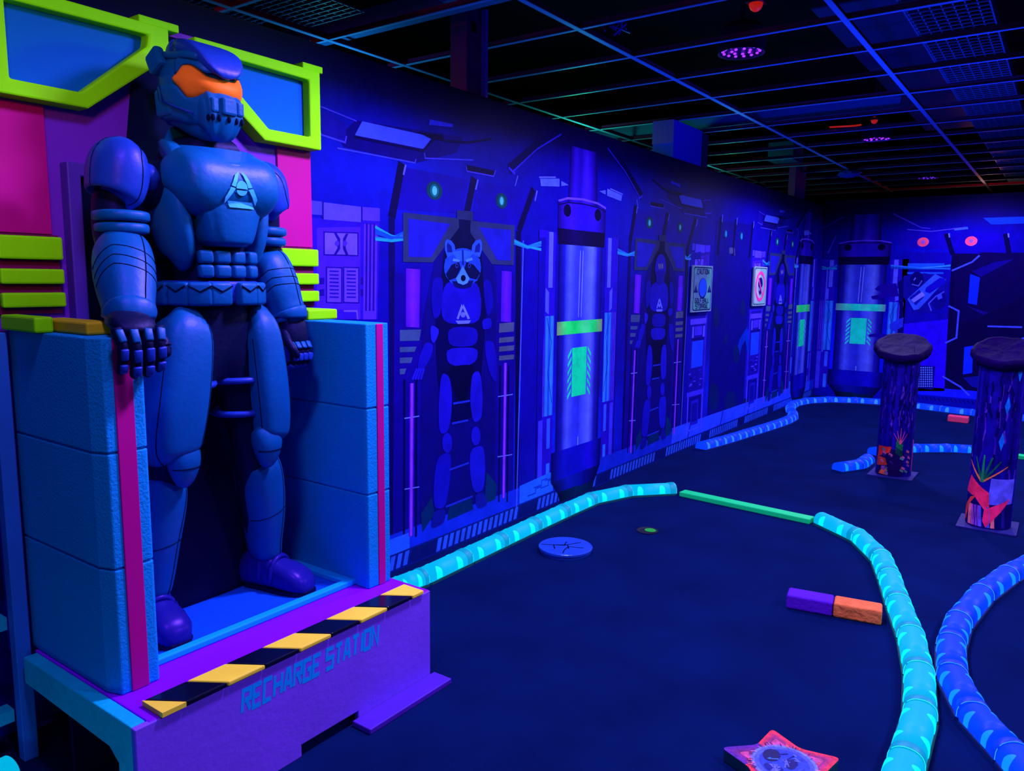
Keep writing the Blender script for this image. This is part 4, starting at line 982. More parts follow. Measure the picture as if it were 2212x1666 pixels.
# ---- legs -----------------------------------------------------------------------------
def leg(s, hip, kn, an, toe_yaw):
    hip, kn, an = V(hip), V(kn), V(an)
    def K(p, q, t, dx, dy, a, b_, e=2.3): r = p.lerp(q, t); return (r.x+dx, r.y+dy, r.z, a, b_, e)
    o_ = s*.03; w1 = 1 if s < 0 else .74
    th = Loft([K(hip, kn, -.08, o_, -.02, .03, .03), K(hip, kn, -.045, o_, -.03, .056*w1, .06, 3), K(hip, kn, .10, o_, -.036, .084*w1, .084, 3), K(hip, kn, .5, o_, -.036, .091*w1, .096, 3.2), K(hip, kn, .84, o_, -.032, .088*w1, .094, 3.2), K(hip, kn, .95, o_*.8, -.03, .078*w1, .086, 3), K(hip, kn, .98, o_*.6, -.03, .05*w1, .06), K(hip, kn, 1.0, o_*.6, -.03, .02, .03)])
    t_o = th.build('thigh_plate', arm_m, SU, nt=28, ns=36)
    mb = MB(); th.seam(mb, [(.06, -55), (.5, -50), (.97, -58)], .0017); th.seam(mb, [(.3, -150), (.6, -146), (.96, -140)], .0017); mb.build('seam', seam_m, t_o, inv=False)
    k = Loft([(kn.x+.0, kn.y-.065, kn.z-.085, .02, .02), (kn.x, kn.y-.075, kn.z-.06, .036, .032), (kn.x, kn.y-.078, kn.z-.01, .050, .042, 2.5), (kn.x, kn.y-.070, kn.z+.035, .048, .038, 2.5), (kn.x, kn.y-.06, kn.z+.052, .028, .022)])
    k_o = k.build('knee_cap', arm_m, SU, nt=16, ns=24)
    mb = MB(); k.seam(mb, [(.42, -165), (.42, -15)], .002); mb.build('seam', seam_m, k_o, inv=False)
    w2 = 1.0
    sh = Loft([K(kn, an, .14, 0, -.0, .03, .03), K(kn, an, .18, s*.01, -.0, .064*w2, .074, 2.4), K(kn, an, .35, s*.012, .005, .076*w2, .088, 2.4), K(kn, an, .6, s*.01, .0, .070*w2, .08, 2.4), K(kn, an, .85, 0, -.004, .058*w2, .066, 2.4), K(kn, an, .97, 0, -.004, .05*w2, .06), K(kn, an, 1.0, 0, -.004, .03, .03)])
    s_o = sh.build('shin_plate', arm_m, SU, nt=24, ns=32)
    mb = MB(); sh.seam(mb, [(.1, -50), (.5, -66), (.95, -72)], .0017); sh.seam(mb, [(.52, -170), (.5, -110), (.48, -60), (.5, -10)], .0014); mb.build('seam', seam_m, s_o, inv=False)
    # boot
    M = Matrix.Translation((an.x, an.y, 0)) @ Matrix.Rotation(toe_yaw, 4, 'Z')
    bt_ = MB(); rs = []
    prof = [(.085, .006, .052, .02), (.09, .03, .056, .045), (.08, .062, .06, .062), (.03, .075, .064, .075), (-.03, .078, .066, .078), (-.06, .062, .066, .062), (-.075, .056, .068, .056), (-.12, .052, .074, .052), (-.165, .042, .070, .042), (-.192, .03, .05, .03), (-.2, .018, .02, .018)]
    prof = [(.10, .03, .03, .03)]+prof
    for y, h, wd_, zc in prof:
        ring = []
        for i in range(24):
            a = 2*math.pi*i/24; c, q = math.cos(a), math.sin(a)
            x = .80*wd_*abs(c)**.75*(1 if c >= 0 else -1); z = zc+h*abs(q)**.75*(1 if q >= 0 else -1)
            ring.append(M @ V((x, y, max(.001, z))))
        rs.append(ring)
    bt_.rings(rs); b_o = bt_.build('boot', boot_m, SU, smooth=True, inv=False)
    so_ = MB()
    so_.prism([(.80*.062*k, y) for y, k in ((.105, .5), (.06, .95), (-.02, 1.02), (-.10, 1.2), (-.17, 1.1), (-.203, .6))]+[(-.80*.062*k, y) for y, k in ((-.203, .6), (-.17, 1.1), (-.10, 1.2), (-.02, 1.02), (.06, .95), (.105, .5))], lambda a, c: M @ V((a, c, 0)), lambda a, c: M @ V((a, c, .016))); so_.build('sole', suit_m, b_o, bevel=.004, inv=False)
    tg = MB(); tg.box(-.04, .04, -.05, .02, .10, .15, M @ Matrix.Rotation(R(-18), 4, 'X')); tg.build('boot_tongue', boot_m, b_o, bevel=.014, seg=3, smooth=True, inv=False)
    sm = MB(); sm.tube([M @ V((.054*math.cos(R(t)), -.062-.004*math.sin(R(t)), max(.01, .058+.066*math.sin(R(t))))) for t in range(-20, 201, 10)], .010, 8)
    sm.tube([M @ V((.052*math.cos(R(t)), -.012, max(.01, .07+.084*math.sin(R(t))))) for t in range(-20, 201, 10)], .011, 8); sm.build('boot_folds', boot_m, b_o, smooth=True, inv=False)
leg(-1, (-.105, -.02, .99), (-.19, -.035, .585), (-.232, .045, .12), R(-6))
leg(1, (.115, .0, .99), (.130, -.02, .585), (.215, .05, .12), R(14))
# ---- emblem on the chest --------------------------------------------------------------
def bvh(objs):
    vs = []; fs = []
    for o in objs:
        k = len(vs); vs += [v.co.copy() for v in o.data.vertices]; fs += [[i+k for i in p.vertices] for p in o.data.polygons]
    return BVHTree.FromPolygons(vs, fs)
bv = bvh([ch_o, ab_o])
em = MB()
def patch(quad, n=6):
    q = [V((p[0], 0, p[1])) for p in quad]
    g = []
    for j in range(n+1):
        for i in range(n+1):
            p = q[0].lerp(q[1], i/n).lerp(q[3].lerp(q[2], i/n), j/n)
            h = bv.ray_cast(V((p.x, -1, p.z)), V((0, 1, 0)))[0]
            g.append((p.x, (h.y if h else -.15)-.0045, p.z))
    em.add(g, [(j*(n+1)+i, j*(n+1)+i+1, (j+1)*(n+1)+i+1, (j+1)*(n+1)+i) for j in range(n) for i in range(n)])
EX, EZ = .004, 1.412
e_ = lambda *p: [(EX+a*.056, EZ+c*.056) for a, c in p]
for s in (-1, 1):
    patch(e_((s*.06, 1.0), (s*.36, .78), (s*.66, .16), (s*.40, .10))); patch(e_((s*.40, .02), (s*.70, .08), (s*1.02, -.50), (s*.98, -.82)))
patch(e_((-.82, -.66), (.72, -.66), (.98, -1.0), (-.66, -1.0)))
for a0 in range(0, 180, 30):
    patch(e_((0, .03), (.36*math.cos(R(a0)), .03+.44*math.sin(R(a0))), (.36*math.cos(R(a0+15)), .03+.44*math.sin(R(a0+15))), (.36*math.cos(R(a0+30)), .03+.44*math.sin(R(a0+30)))), 5)
    patch(e_((0, -.06), (.33*math.cos(R(a0)), -.06-.28*math.sin(R(a0))), (.33*math.cos(R(a0+15)), -.06-.28*math.sin(R(a0+15))), (.33*math.cos(R(a0+30)), -.06-.28*math.sin(R(a0+30)))), 3)
em.build('emblem', emblem_m, ch_o, inv=False)
# ------------------------------------------------------------------ light-up lane curbs
def curb_mats(nm, body, glow, win, s):
    return (mat(nm+'_shell', body, rough=.5, spec=.15, emit=s, ergb=glow), mat(nm+'_window', body, rough=.5, spec=.12, emit=s*1.5, ergb=win),
            mat(nm+'_collar', body, rough=.45, spec=.25, emit=s*.62, ergb=glow), mat(nm+'_foot', tuple(int(c*.4) for c in body), rough=.6, emit=s*.22, ergb=tuple(int(c*.6) for c in glow)), mat(nm+'_ring', win, rough=.4, spec=.3, emit=s*1.5, ergb=tuple(min(255, c+40) for c in win)))
CY = curb_mats('cyan_curb', (0, 60, 110), (0, 184, 232), (0, 216, 246), .95)
BL = curb_mats('blue_curb', (0, 30, 140), (0, 58, 255), (10, 120, 255), 1.0)
SK = curb_mats('sky_curb', (0, 24, 140), (6, 50, 255), (30, 95, 255), 1.3)
def dprof(r, h, n=14):
    return [(r*math.cos(R(180*i/n)), .014+(h-.014)*abs(math.sin(R(180*i/n)))**.62) for i in range(n+1)]
CW, CH = .052, .076
def curb_meshes():
    out = {}
    P_ = [(CW, .012)]+dprof(CW, CH)+[(-CW, .012)]
    mb = MB(); mb.rings([[V((x, y, z)) for y, z in P_] for x in (0, .5, 1)]); out['shell'] = mb
    mb = MB(); mb.rings([[V((x, y*k, .012+(z-.012)*k)) for y, z in P_] for x, k in ((.86, 1.0), (.87, 1.04), (.95, 1.055), (.985, 1.055), (.993, 1.02))]); out['end_collar'] = mb
    P2 = P_[1:-1]; mb = MB(); mb.tube([V((.988, y*1.0, z)) for y, z in P2], .0035, 6); out['joint_ring'] = mb
    mb = MB(); mb.box(.02, .98, -CW-.006, CW+.006, 0, .012); out['foot'] = mb
    for nm, cx in (('wa', .2), ('wb', .68)):
        for s in (-1, 1):
            mb = MB(); g = []
            arch = [(-.06, .016), (.06, .016)]+[(.06*math.cos(R(t)), .046+.025*math.sin(R(t))) for t in range(0, 181, 20)]
            def surf(u, z, o):
                yy = CW*max(0, 1-((z-.014)/(CH-.014))**(2/.62)/1.0)**.5 if z < CH else 0
                return V((cx+u, s*(yy+o), z))
            rows = [(.016, .06), (.03, .06), (.046, .06)]+[(.046+.025*math.sin(R(t)), .06*math.cos(R(t))) for t in (20, 40, 60, 75, 88)]
            mb.rings([[surf(u, z, o) for u, o in ((-hw, -.003), (-hw, .002), (-hw*.3, .0024), (hw*.3, .0024), (hw, .002), (hw, -.003))] for z, hw in rows])
            out[nm+str(s)] = mb
    return out
PROTO = {}
def curb_unit(p, q, ms, label, group, flip=False):
    """one moulded curb length from p to q (floor points)"""
    if flip: p, q = q, p
    p = V((p[0], p[1], 0)); q = V((q[0], q[1], 0)); L_ = (q-p).length*.99
    key = ms[0].name
    if key not in PROTO:
        me = {}
        root = None
        for k, mb in curb_meshes().items():
            nm = 'light_curb' if k == 'shell' else ('arch_window' if k[0] == 'w' else k)
            mm = {'shell': ms[0], 'end_collar': ms[2], 'foot': ms[3], 'joint_ring': ms[4]}.get(k, ms[1])
            o = mb.build(nm, mm, None, smooth=(k in ('shell', 'end_collar')), bevel=0)
            if k in ('shell', 'end_collar'):
                o.data.polygons.foreach_set('use_smooth', [len(f.vertices) == 4 for f in o.data.polygons])
            if k == 'shell': root = o; 
            me[k] = o
        for k, o in me.items():
            if k != 'shell': o.parent = root
        PROTO[key] = (root, [o for k, o in me.items() if k != 'shell']); u = root
    else:
        r0, ch = PROTO[key]; u = r0.copy(); col.objects.link(u)
        for c in ch: d = c.copy(); d.parent = u; col.objects.link(d)
    u.location = p; u.rotation_euler = (0, 0, math.atan2(q.y-p.y, q.x-p.x)); u.scale = (L_, 1, 1)
    tag(u, label, 'curb', group)
ORD = ['first', 'second', 'third', 'fourth', 'fifth', 'sixth', 'seventh', 'eighth', 'ninth', 'tenth', 'eleventh', 'twelfth', 'thirteenth', 'fourteenth']
def chain(pts, ms, text, group, flip=False):
    for i in range(len(pts)-1): curb_unit(pts[i], pts[i+1], ms, text % ORD[i], group, flip)
def shift(pts, d):
    """move a measured edge line sideways to the curb centre line"""
    out = []
    for i, p in enumerate(pts):
        a = V(pts[max(i-1, 0)]); c = V(pts[min(i+1, len(pts)-1)]); t = (c-a).normalized(); out.append((p[0]-t.y*d, p[1]+t.x*d))
    return out
E2 = lambda *px: [tuple(on_z(*p))[:2] for p in px]
chain(shift(E2((866, 1290), (930, 1265), (1024, 1219), (1102, 1181), (1174, 1146), (1235, 1117), (1292, 1091), (1366, 1075), (1463, 1070)), CW), CY,
      'cyan curb length along the mural, %s from the recharge station', 'cyan curbs along the left wall')
rc = shift(E2((1757, 1133), (1838, 1172), (1882, 1217), (1897, 1258), (1914, 1315), (1938, 1385), (1952, 1465), (1950, 1550), (1915, 1655), (1860, 1790)), CW)
chain(rc, CY, 'cyan curb length curving toward the star block, %s from the green plank', 'cyan curbs on the right curve')
chain(shift(E2((2330, 1160), (2260, 1190), (2212, 1217), (2150, 1248), (2092, 1290), (2040, 1350), (2022, 1400), (2023, 1470), (2068, 1560), (2150, 1652), (2260, 1790)), CW), BL,
      'deep blue curb length beside the cyan curve, %s from its far end', 'deep blue curbs on the right edge')
chain([(6.43, 1.40), (6.66, 1.28), (6.93, 1.27)][:3], BL, 'blue curb length at the reddish stump post, %s from its loose tip', 'blue curbs by the left stump post')
chain([(7.24, 1.30), (7.47, 1.15), (7.66, 1.0), (7.84, .78), (7.93, .56), (7.95, .36)][0:6], BL, 'blue curb length between the stump posts, %s from the reddish post', 'blue curbs between the stump posts')
chain([(6.50, 2.58), (6.80, 2.53), (7.08, 2.49), (7.36, 2.46), (7.68, 2.42), (8.0, 2.385), (8.32, 2.36), (8.62, 2.37), (8.86, 2.44)], SK, 'pale blue curb length beside the mural wall, %s from the near end', 'pale blue curbs beside the mural')
chain([(9.0, 2.5), (9.3, 2.60), (9.62, 2.63), (9.94, 2.56), (10.2, 2.37), (10.36, 2.08), (10.42, 1.76), (10.38, 1.43), (10.3, 1.12), (10.24, .8), (10.2, .48), (10.2, .16)], SK, 'pale blue curb length under the end wall, %s from the mural corner', 'pale blue curbs under the end wall')
chain([(.86, 2.44), (.52, 2.40), (.17, 2.38), (-.18, 2.38), (-.53, 2.38)], CY, 'cyan curb length behind the station post, %s from the post', 'cyan curbs behind the station')
# ------------------------------------------------------------------ lane furniture on the floor
green_m = mat('green_fluorescent', (12, 225, 120), rough=.5, spec=.2, vary=.1)
def plank(p, q, wd, h, label):
    p = V((*p, 0)); q = V((*q, 0)); d = (q-p).normalized(); s = V((-d.y, d.x, 0))*wd/2
    mb = MB(); mb.add([v+V((0, 0, z)) for z in (0, h) for v in (p-s, p+s, q+s, q-s)], [(3, 2, 1, 0), (4, 5, 6, 7), (0, 1, 5, 4), (1, 2, 6, 5), (2, 3, 7, 6), (3, 0, 4, 7)])
    tag(mb.build('start_plank', green_m, None, bevel=.005), label, 'plank')
p, q = E2((1464, 1072), (1757, 1135)); plank((p[0]+.04, p[1]-.015), (q[0]+.04, q[1]+.02), .085, .034, 'bright green wooden plank closing the lane between two cyan curbs')
plank((7.96, .30), (7.94, -.3), .085, .034, 'green plank far behind the stump post with the lilac patch')
def brick(P4, h, m, label, m2=None):
    mb = MB(); mb.prism(P4, lambda a, c: (a, c, 0), lambda a, c: (a, c, h)); tag(mb.build('brick', m, None, bevel=.010, seg=3), label, 'brick')
o_m = mat('brick_orange', (255, 112, 62), rough=.75, spec=.1, bump=.8, bscale=45, vary=.45, vscale=16)
v_m = mat('brick_violet', (84, 16, 190), rough=.75, spec=.1, bump=.4, bscale=60, vary=.15, vscale=8)
ax = V((3.519, .948)); bx = V((3.589, .537)); d = (bx-ax); L_ = d.length; d.normalize(); n_ = V((-d.y, d.x)) if -d.y > 0 or True else None
n_ = V((d.y, -d.x)) if V((d.y, -d.x)).x > 0 else V((-d.y, d.x))
def bq(t0, t1, w_=.105): return [tuple(ax+d*t0), tuple(ax+d*t1), tuple(ax+d*t1+n_*w_), tuple(ax+d*t0+n_*w_)]
brick(bq(0, .2), .068, v_m, 'violet painted brick touching the worn orange brick')
brick(bq(.203, .402), .068, o_m, 'worn orange painted brick touching the violet brick and curb')
brick([(9.62, .99), (9.6, .79), (9.71, .79), (9.72, .99)], .07, mat('brick_pink', (230, 60, 110), rough=.75, bump=.4, bscale=50), 'pinkish red brick lying far off before the end wall')
# tee disc with a scratched cross pattern
DC = V((3.545, 2.165)); disc_m = mat('disc_steel_blue', (28, 78, 205), rough=.3, spec=.5, metal=.3, vary=.3, vscale=9)
mb = MB(); mb.rings([[V((DC.x+r*math.cos(2*math.pi*i/48), DC.y+r*math.sin(2*math.pi*i/48), z)) for i in range(48)] for r, z in ((.142, .0), (.142, .016), (.15, .018), (.15, .029), (.147, .032), (.14, .031), (.001, .031))])
dk = tag(mb.build('floor_disc', disc_m), 'round blue metal disc with etched arrows on dark floor', 'disc')
mb = MB(); q2 = []
for pts in ([(-.06, .12), (.0, .01), (.06, .03)], [(-.06, -.03), (.0, -.02), (.03, -.1)], [(-.08, .02), (-.03, .06), (.02, .0), (-.03, -.04)], [(.0, .01), (.1, -.04)], [(-.11, -.05), (-.06, -.03)]):
    for q in thick(pts, .006): mb.add([(DC.x+a, DC.y+c, .0322) for a, c in q], [(0, 1, 2, 3)])
mb.build('etched_lines', seam_m, dk)
HCn = V((4.15, 1.957)); mb = MB()
mb.rings([[V((HCn.x+r*math.cos(2*math.pi*i/32), HCn.y+r*math.sin(2*math.pi*i/32), z)) for i in range(32)] for r, z in ((.062, .0006), (.066, .004), (.054, .004), (.05, .0015), (.001, .0012))], cap=False)
cup = tag(mb.build('golf_cup', mat('cup_rim_black', (0, 2, 30), rough=.6)), 'golf hole with a green lining in the dark lane', 'golf hole')
mb = MB(); mb.add([(HCn.x+.018+.036*math.cos(R(t)), HCn.y-.012+.036*math.sin(R(t)), .003) for t in range(0, 360, 12)], [list(range(30))]); mb.build('cup_lining', mat('cup_green', (30, 165, 40), rough=.5), cup)
# star shaped obstacle with a printed bark face
SC = V((2.265, .585)); srt = print_mat('star_ink', rough=.45, spec=.25, vary=.6, vscale=60)
def starpt(k, r): a = R(100+36*k); return (SC.x+r*math.cos(a), SC.y+r*math.sin(a))
outl = []
SR = [.2, .1]*5
base = [starpt(k, .19 if k % 2 == 0 else .112) for k in range(10)]
so = rounded(base)
mb = MB(); mb.prism(so, lambda a, c: (a, c, 0), lambda a, c: (a, c, .04)); st = mb.build('star_block', mat('star_edge', (6, 60, 90), rough=.5), None, bevel=.004)
tag(st, 'red and violet star shaped block with round picture on the floor', 'star block')
P = Print(lambda u, v, off: (u, v, .0403+off))
n = len(so)
for i in range(n):
    j = (i+1) % n; A_, B_ = V(so[i]), V(so[j])
    def cc(p, f):
        t = (math.degrees(math.atan2(p.y-SC.y, p.x-SC.x))+360) % 360
        ru = (p-SC).length/.2
        warm = .5+.5*math.sin(t*.11+2)
        return (int(200*f*warm+40), int(10+40*f*warm), int(90-60*f*warm*ru+20))
    m1, m2 = SC.lerp(A_, .72), SC.lerp(B_, .72)
    P.poly([m1, m2, B_, A_], None, 1, [(120, 24, 110), (120, 24, 110)]+([(80, 16, 150)]*2 if .5*(A_.y+B_.y) > SC.y+.1 else [(235, 44, 40)]*2))
    P.poly([SC.lerp(A_, .0), SC.lerp(A_, .72), SC.lerp(B_, .72)], None, 1, [(120, 110, 230), (200, 60, 110), (200, 60, 110)])
for r, c in ((.098, (110, 120, 240)), (.088, (70, 84, 225)), (.074, (34, 60, 190))): P.poly(ell(SC.x, SC.y, r*1.0, r, 28), c, 3 if r > .09 else (4 if r > .08 else 5))
random.seed(3)
P.poly(ell(SC.x+.02, SC.y+.045, .034, .026, 14), (4, 6, 70), 7); P.poly(ell(SC.x+.01, SC.y-.02, .03, .016, 12), (6, 10, 96), 7); P.poly(ell(SC.x-.04, SC.y+.02, .02, .03, 12), (8, 14, 120), 7)
for k in range(16):
    a = random.uniform(0, 6.28); r = random.uniform(.01, .07); x, y = SC.x+r*math.cos(a), SC.y+r*math.sin(a)
    P.line([(x, y), (x+random.uniform(-.03, .03), y+random.uniform(-.025, .025)), (x+random.uniform(-.03, .03), y+random.uniform(-.025, .025))], .005, random.choice([(60, 130, 255), (10, 10, 110), (90, 100, 240)]), 8)
for k in range(60):
    a = random.uniform(0, 6.28); r = random.uniform(.088, .1); x, y = SC.x+r*math.cos(a), SC.y+r*math.sin(a)
    P.line([(x, y), (x+.012*math.cos(a+random.uniform(-.5, .5)), y+.012*math.sin(a+random.uniform(-.5, .5)))], .003, random.choice([(60, 4, 70), (255, 90, 70), (200, 120, 220)]), 8)
old = ink; ink = srt; fo = P.build('printed_face', None); ink = old; fo.parent = st
# ------------------------------------------------------------------ printed stump posts
post_m = print_mat('post_ink', rough=.5, spec=.25, vary=.5, vscale=14)
stump_m = mat('stump_cap', (18, 2, 66), rough=.7, spec=.06, tint=(120, 40, 255), bump=.9, bscale=22, vary=.6, vscale=10)
def stump(cx, cy, r, h, label, seed, draw, cap):
    global ink
    rnd = random.Random(seed)
    root = empty('stump_post', (cx, cy, 0), 0); tag(root, label, 'post')
    face = math.degrees(math.atan2(-cy, -cx))
    MB().box(cx-.16, cx+.16, cy-.16, cy+.16, 0, .012).build('base_plate', mat('base_plate_blue', (8, 8, 110), rough=.6), root, bevel=.002)
    mb = MB(); mb.rings([[V((cx+(r-.003)*math.cos(2*math.pi*i/40), cy+(r-.003)*math.sin(2*math.pi*i/40), z)) for i in range(40)] for z in (.012, h*.5, h)]); mb.build('tube', mat('tube_navy', (8, 4, 90), rough=.5), root, smooth=True)
    P = Print(lambda a, v, off: (cx+(r-.002+off)*math.cos(R(face+a)), cy+(r-.002+off)*math.sin(R(face+a)), v))
    def q(pts, c, layer=2):
        # split into vertical strips so that the sheet follows the tube
        us = [p_[0] for p_ in pts]; u = min(us); e = max(us)
        while u < e-1e-6:
            pl = clipx(list(pts), u, min(u+10, e)); u += 10
            if len(pl) >= 3: P.poly(pl, c, layer)
    for k in range(36):
        q([(-180+10*k, .013), (-170+10*k, .013), (-170+10*k, h-.005), (-180+10*k, h-.005)], rnd.choice([(14, 2, 120), (18, 4, 140), (24, 6, 150), (12, 0, 105)]), 1)
    for k in range(30):                             # bark streaks
        a = rnd.uniform(-100, 100); z = rnd.uniform(.3, h-.2); l = rnd.uniform(.1, .35); pts = []
        for i in range(6): pts.append((a+rnd.uniform(-5, 5), z+l*i/5))
        for s_ in thick([(p_[0]*.01, p_[1]) for p_ in pts], rnd.uniform(.012, .05)): q([(x_*100, y_) for x_, y_ in s_], rnd.choice([(56, 18, 165), (4, 0, 70), (36, 10, 150), (78, 36, 180), (4, 2, 80), (8, 2, 90)]), 3)
    draw(q, rnd)
    old = ink; ink = post_m; o = P.build('bark_print', None); ink = old
    o.parent = root; o.matrix_parent_inverse = Matrix.Translation((-cx, -cy, 0))
    cx2, cz, rx_, rz_ = cap
    mb = MB(); rs = []
    tl = Matrix.Translation((cx, cy, cz)) @ Matrix.Rotation(R(face), 4, 'Z') @ Matrix.Rotation(R(24), 4, 'Y')
    for f_, z in ((.02, -rz_), (.8, -rz_), (.96, -rz_*.8), (1.02, -rz_*.2), (1.0, rz_*.5), (.93, rz_), (.85, rz_*.9), (.45, rz_*.78), (.02, rz_*.8)):
        rs.append([tl @ V((rx_*f_*math.cos(2*math.pi*i/40)*(1+.02*math.sin(i*1.9)), rx_*f_*math.sin(2*math.pi*i/40)*(1+.02*math.sin(i*1.9)), z+.004*math.sin(i*.9)*f_)) for i in range(40)])
    mb.rings(rs); mb.build('stump_top', stump_m, root, smooth=True)
def plants1(q, rnd):
    q([(-62, .015), (30, .015), (30, .22), (-62, .24)], (20, 4, 70), 4)
    q([(-62, .15), (-15, .2), (-10, .245), (-60, .24)], (215, 40, 30), 5); q([(-64, .08), (-20, .1), (-28, .15), (-64, .16)], (190, 50, 20), 5); q([(-52, .02), (-18, .02), (-18, .07), (-30, .09)], (230, 90, 50), 6)
    for k in range(26): a = rnd.uniform(-45, 50); z = rnd.uniform(.02, .24); q([(a, z), (a+12, z-.012), (a+14, z+.004), (a+2, z+.018)], rnd.choice([(130, 60, 150), (50, 20, 110), (70, 110, 120), (180, 80, 130)]), 7)
    for k in range(5): z = .2+.025*k; q([(2, z), (24, z-.03), (26, z-.01), (4, z+.025)], rnd.choice([(20, 110, 70), (8, 60, 60), (60, 140, 90)]), 8)
    for da in (-22, -12, 0, 12, 22): q([(14, .27), (17, .27), (16+da, .40-abs(da)*.002), (15+da, .40-abs(da)*.002)], (225, 70, 130), 9)
    q([(70, .05), (78, .05), (78, .3), (70, .3)], (190, 60, 170), 5)
def plants2(q, rnd):
    q([(-75, .015), (70, .015), (70, .20), (-75, .20)], (10, 4, 90), 4)
    q([(-5, .165), (64, .175), (66, .33), (-2, .33)], (96, 90, 235), 6)
    q([(-80, .22), (-60, .33), (-20, .26), (-4, .24), (0, .14), (-12, .13), (-40, .2)], (255, 40, 100), 7)
    q([(-80, .03), (-78, .12), (-55, .19), (-35, .21), (-58, .14), (-70, .04)], (225, 60, 60), 8)
    q([(-12, .13), (10, .16), (55, .21), (30, .13), (-5, .02), (-14, .06)], (255, 40, 110), 8)
    for k in range(12): a = rnd.uniform(-60, 40); q([(a, .02), (a+10, .02), (a+4, .15), (a-2, .15)], rnd.choice([(60, 80, 220), (150, 60, 190), (30, 20, 130), (255, 120, 130)]), 7)
    for k, (a, z) in enumerate(((-70, .42), (-48, .45), (-25, .47), (-5, .46), (16, .44), (34, .41))): q([(-28, .30), (-20, .30), (a+4, z), (a, z)], rnd.choice([(30, 130, 80), (14, 90, 70), (225, 80, 110), (235, 110, 60)]), 9)
    for a, z in ((20, .78), (14, .56), (46, .98)): q([(a-7, z), (a, z-.055), (a+7, z), (a+1, z+.06)], (10, 110, 225), 6)
stump(6.62, 1.025, .13, .93, 'dark printed stump post with reddish plants at its foot', 5, plants1, (0, 1.005, .2, .036))
stump(5.56, .30, .125, 1.02, 'dark printed stump post with pink flower and lilac patch', 9, plants2, (0, 1.085, .175, .034))
# ------------------------------------------------------------------ above the walls
post_w = mat('brace_wood', (120, 36, 130), rough=.7, spec=.1, vary=.3, vscale=5)
edge_b = mat('brace_edge', (130, 60, 255), rough=.6, vary=.2)
def brace(x0, x1, y0, y1, label, m=post_w, slot=True, z1=2.96):
    root = empty('wall_brace', ((x0+x1)/2, (y0+y1)/2, WALL_TOP)); tag(root, label, 'brace')
    o = MB().box(x0, x1, y0, y1, WALL_TOP, z1).build('board', m, root, bevel=.003)
    if slot: MB().box((x0+x1)/2-.02, (x0+x1)/2+.02, y0-.002, y0+.01, WALL_TOP+.3, WALL_TOP+.37).build('slot', mat('slot_black', (2, 0, 16)), root)
    return root
r_ = brace(3.33, 3.345+.0, WALL_Y+.002, WALL_Y+.115, 'tall dark brace standing on the mural wall above the raccoon print', slot=False)
MB().box(3.345, 3.51, WALL_Y+.035, WALL_Y+.055, WALL_TOP, 2.96).build('web', post_w, r_)
MB().box(3.495, 3.515, WALL_Y+.002, WALL_Y+.034, WALL_TOP, 2.95).build('edge_strip', edge_b, r_)
MB().box(3.41, 3.45, WALL_Y+.03, WALL_Y+.0349, 2.82, 2.87).build('slot', mat('slot_black', (2, 0, 16)), r_)
r_ = empty('wall_box', (6.2, WALL_Y+.06, WALL_TOP)); tag(r_, 'blue box with grey side standing on top of the mural wall', 'box')
MB().box(5.98, 6.56, WALL_Y+.004, WALL_Y+.19, WALL_TOP, 2.79).build('front_panel', mat('box_blue', (50, 44, 255), rough=.6, vary=.1), r_, bevel=.003)
MB().box(5.968, 5.979, WALL_Y+.004, WALL_Y+.19, WALL_TOP+.12, 2.79).build('side_panel', mat('box_grey', (150, 70, 230), rough=.6), r_)
brace(6.60, 6.72, WALL_Y+.01, WALL_Y+.1, 'dark teal stud close behind the blue wall box', mat('stud_teal', (8, 40, 96), rough=.6), slot=False, z1=2.78)
brace(9.42, 9.85, WALL_Y+.02, WALL_Y+.1, 'dark brace with a hole on the far end of the mural wall', slot=True, z1=2.9)
mesh_m = mat('mesh_wire', (40, 95, 175), rough=.5, spec=.4)
def basket(x0, x1, y0, y1, z, label, sx=.062, sy=.05, sag=0, rim=True):
    mb = MB(); r = .003; x = x0
    while x <= x1: mb.box(x-r, x+r, y0, y1, z-r, z+r); x += sx
    y = y0
    while y <= y1+1e-6: mb.box(x0, x1, y-r, y+r, z+r, z+3*r); y += sy
    if rim:
        for y in (y0, y1): mb.box(x0, x1, y-.004, y+.004, z, z+.06)
    tag(mb.build('wire_mesh_tray', mesh_m), label, 'mesh tray')
basket(3.9, 12.6, .44, .80, 2.838, 'long blue wire mesh cable tray lying on the ceiling grid')
basket(2.35, 2.93, 3.06, 3.52, 2.838, 'wire mesh panel lying on the ceiling grid above the statue', .04, .07, rim=False)
basket(2.2, 2.75, 3.56, 3.9, 2.838, 'short mesh strip hanging past the grid edge above the goggle frames', .04, .09, rim=False)
duct_m = mat('duct_blue', (10, 22, 90), rough=.5, vary=.3)
tag(MB().box(5.0, 9.5, .92, 1.42, 3.12, 3.7).build('air_duct', duct_m, None, bevel=.01), 'large dark air duct above the ceiling grid', 'duct')
for k, (x0, x1, y0, y1, z, lb) in enumerate(((2.2, 2.32, .9, 6.5, 2.872, 'pale joist crossing above the grid nearest the statue'), (3.10, 3.22, 1.2, 6.5, 2.848, 'pale joist crossing above the grid behind the brace'), (6.75, 6.85, 1.2, 6.5, 2.848, 'pale joist crossing above the blue wall box'))):
    tag(MB().box(x0, x1, y0, y1, z, z+.09).build('joist', mat('joist_blue', (42, 96, 190), rough=.6, vary=.2)), lb, 'joist')
tag(MB().box(2.36, 3.09, 2.52, 2.64, 2.848, 2.95).build('joist', MATS['joist_blue']), 'short pale beam running lengthwise above the statue grid', 'joist')
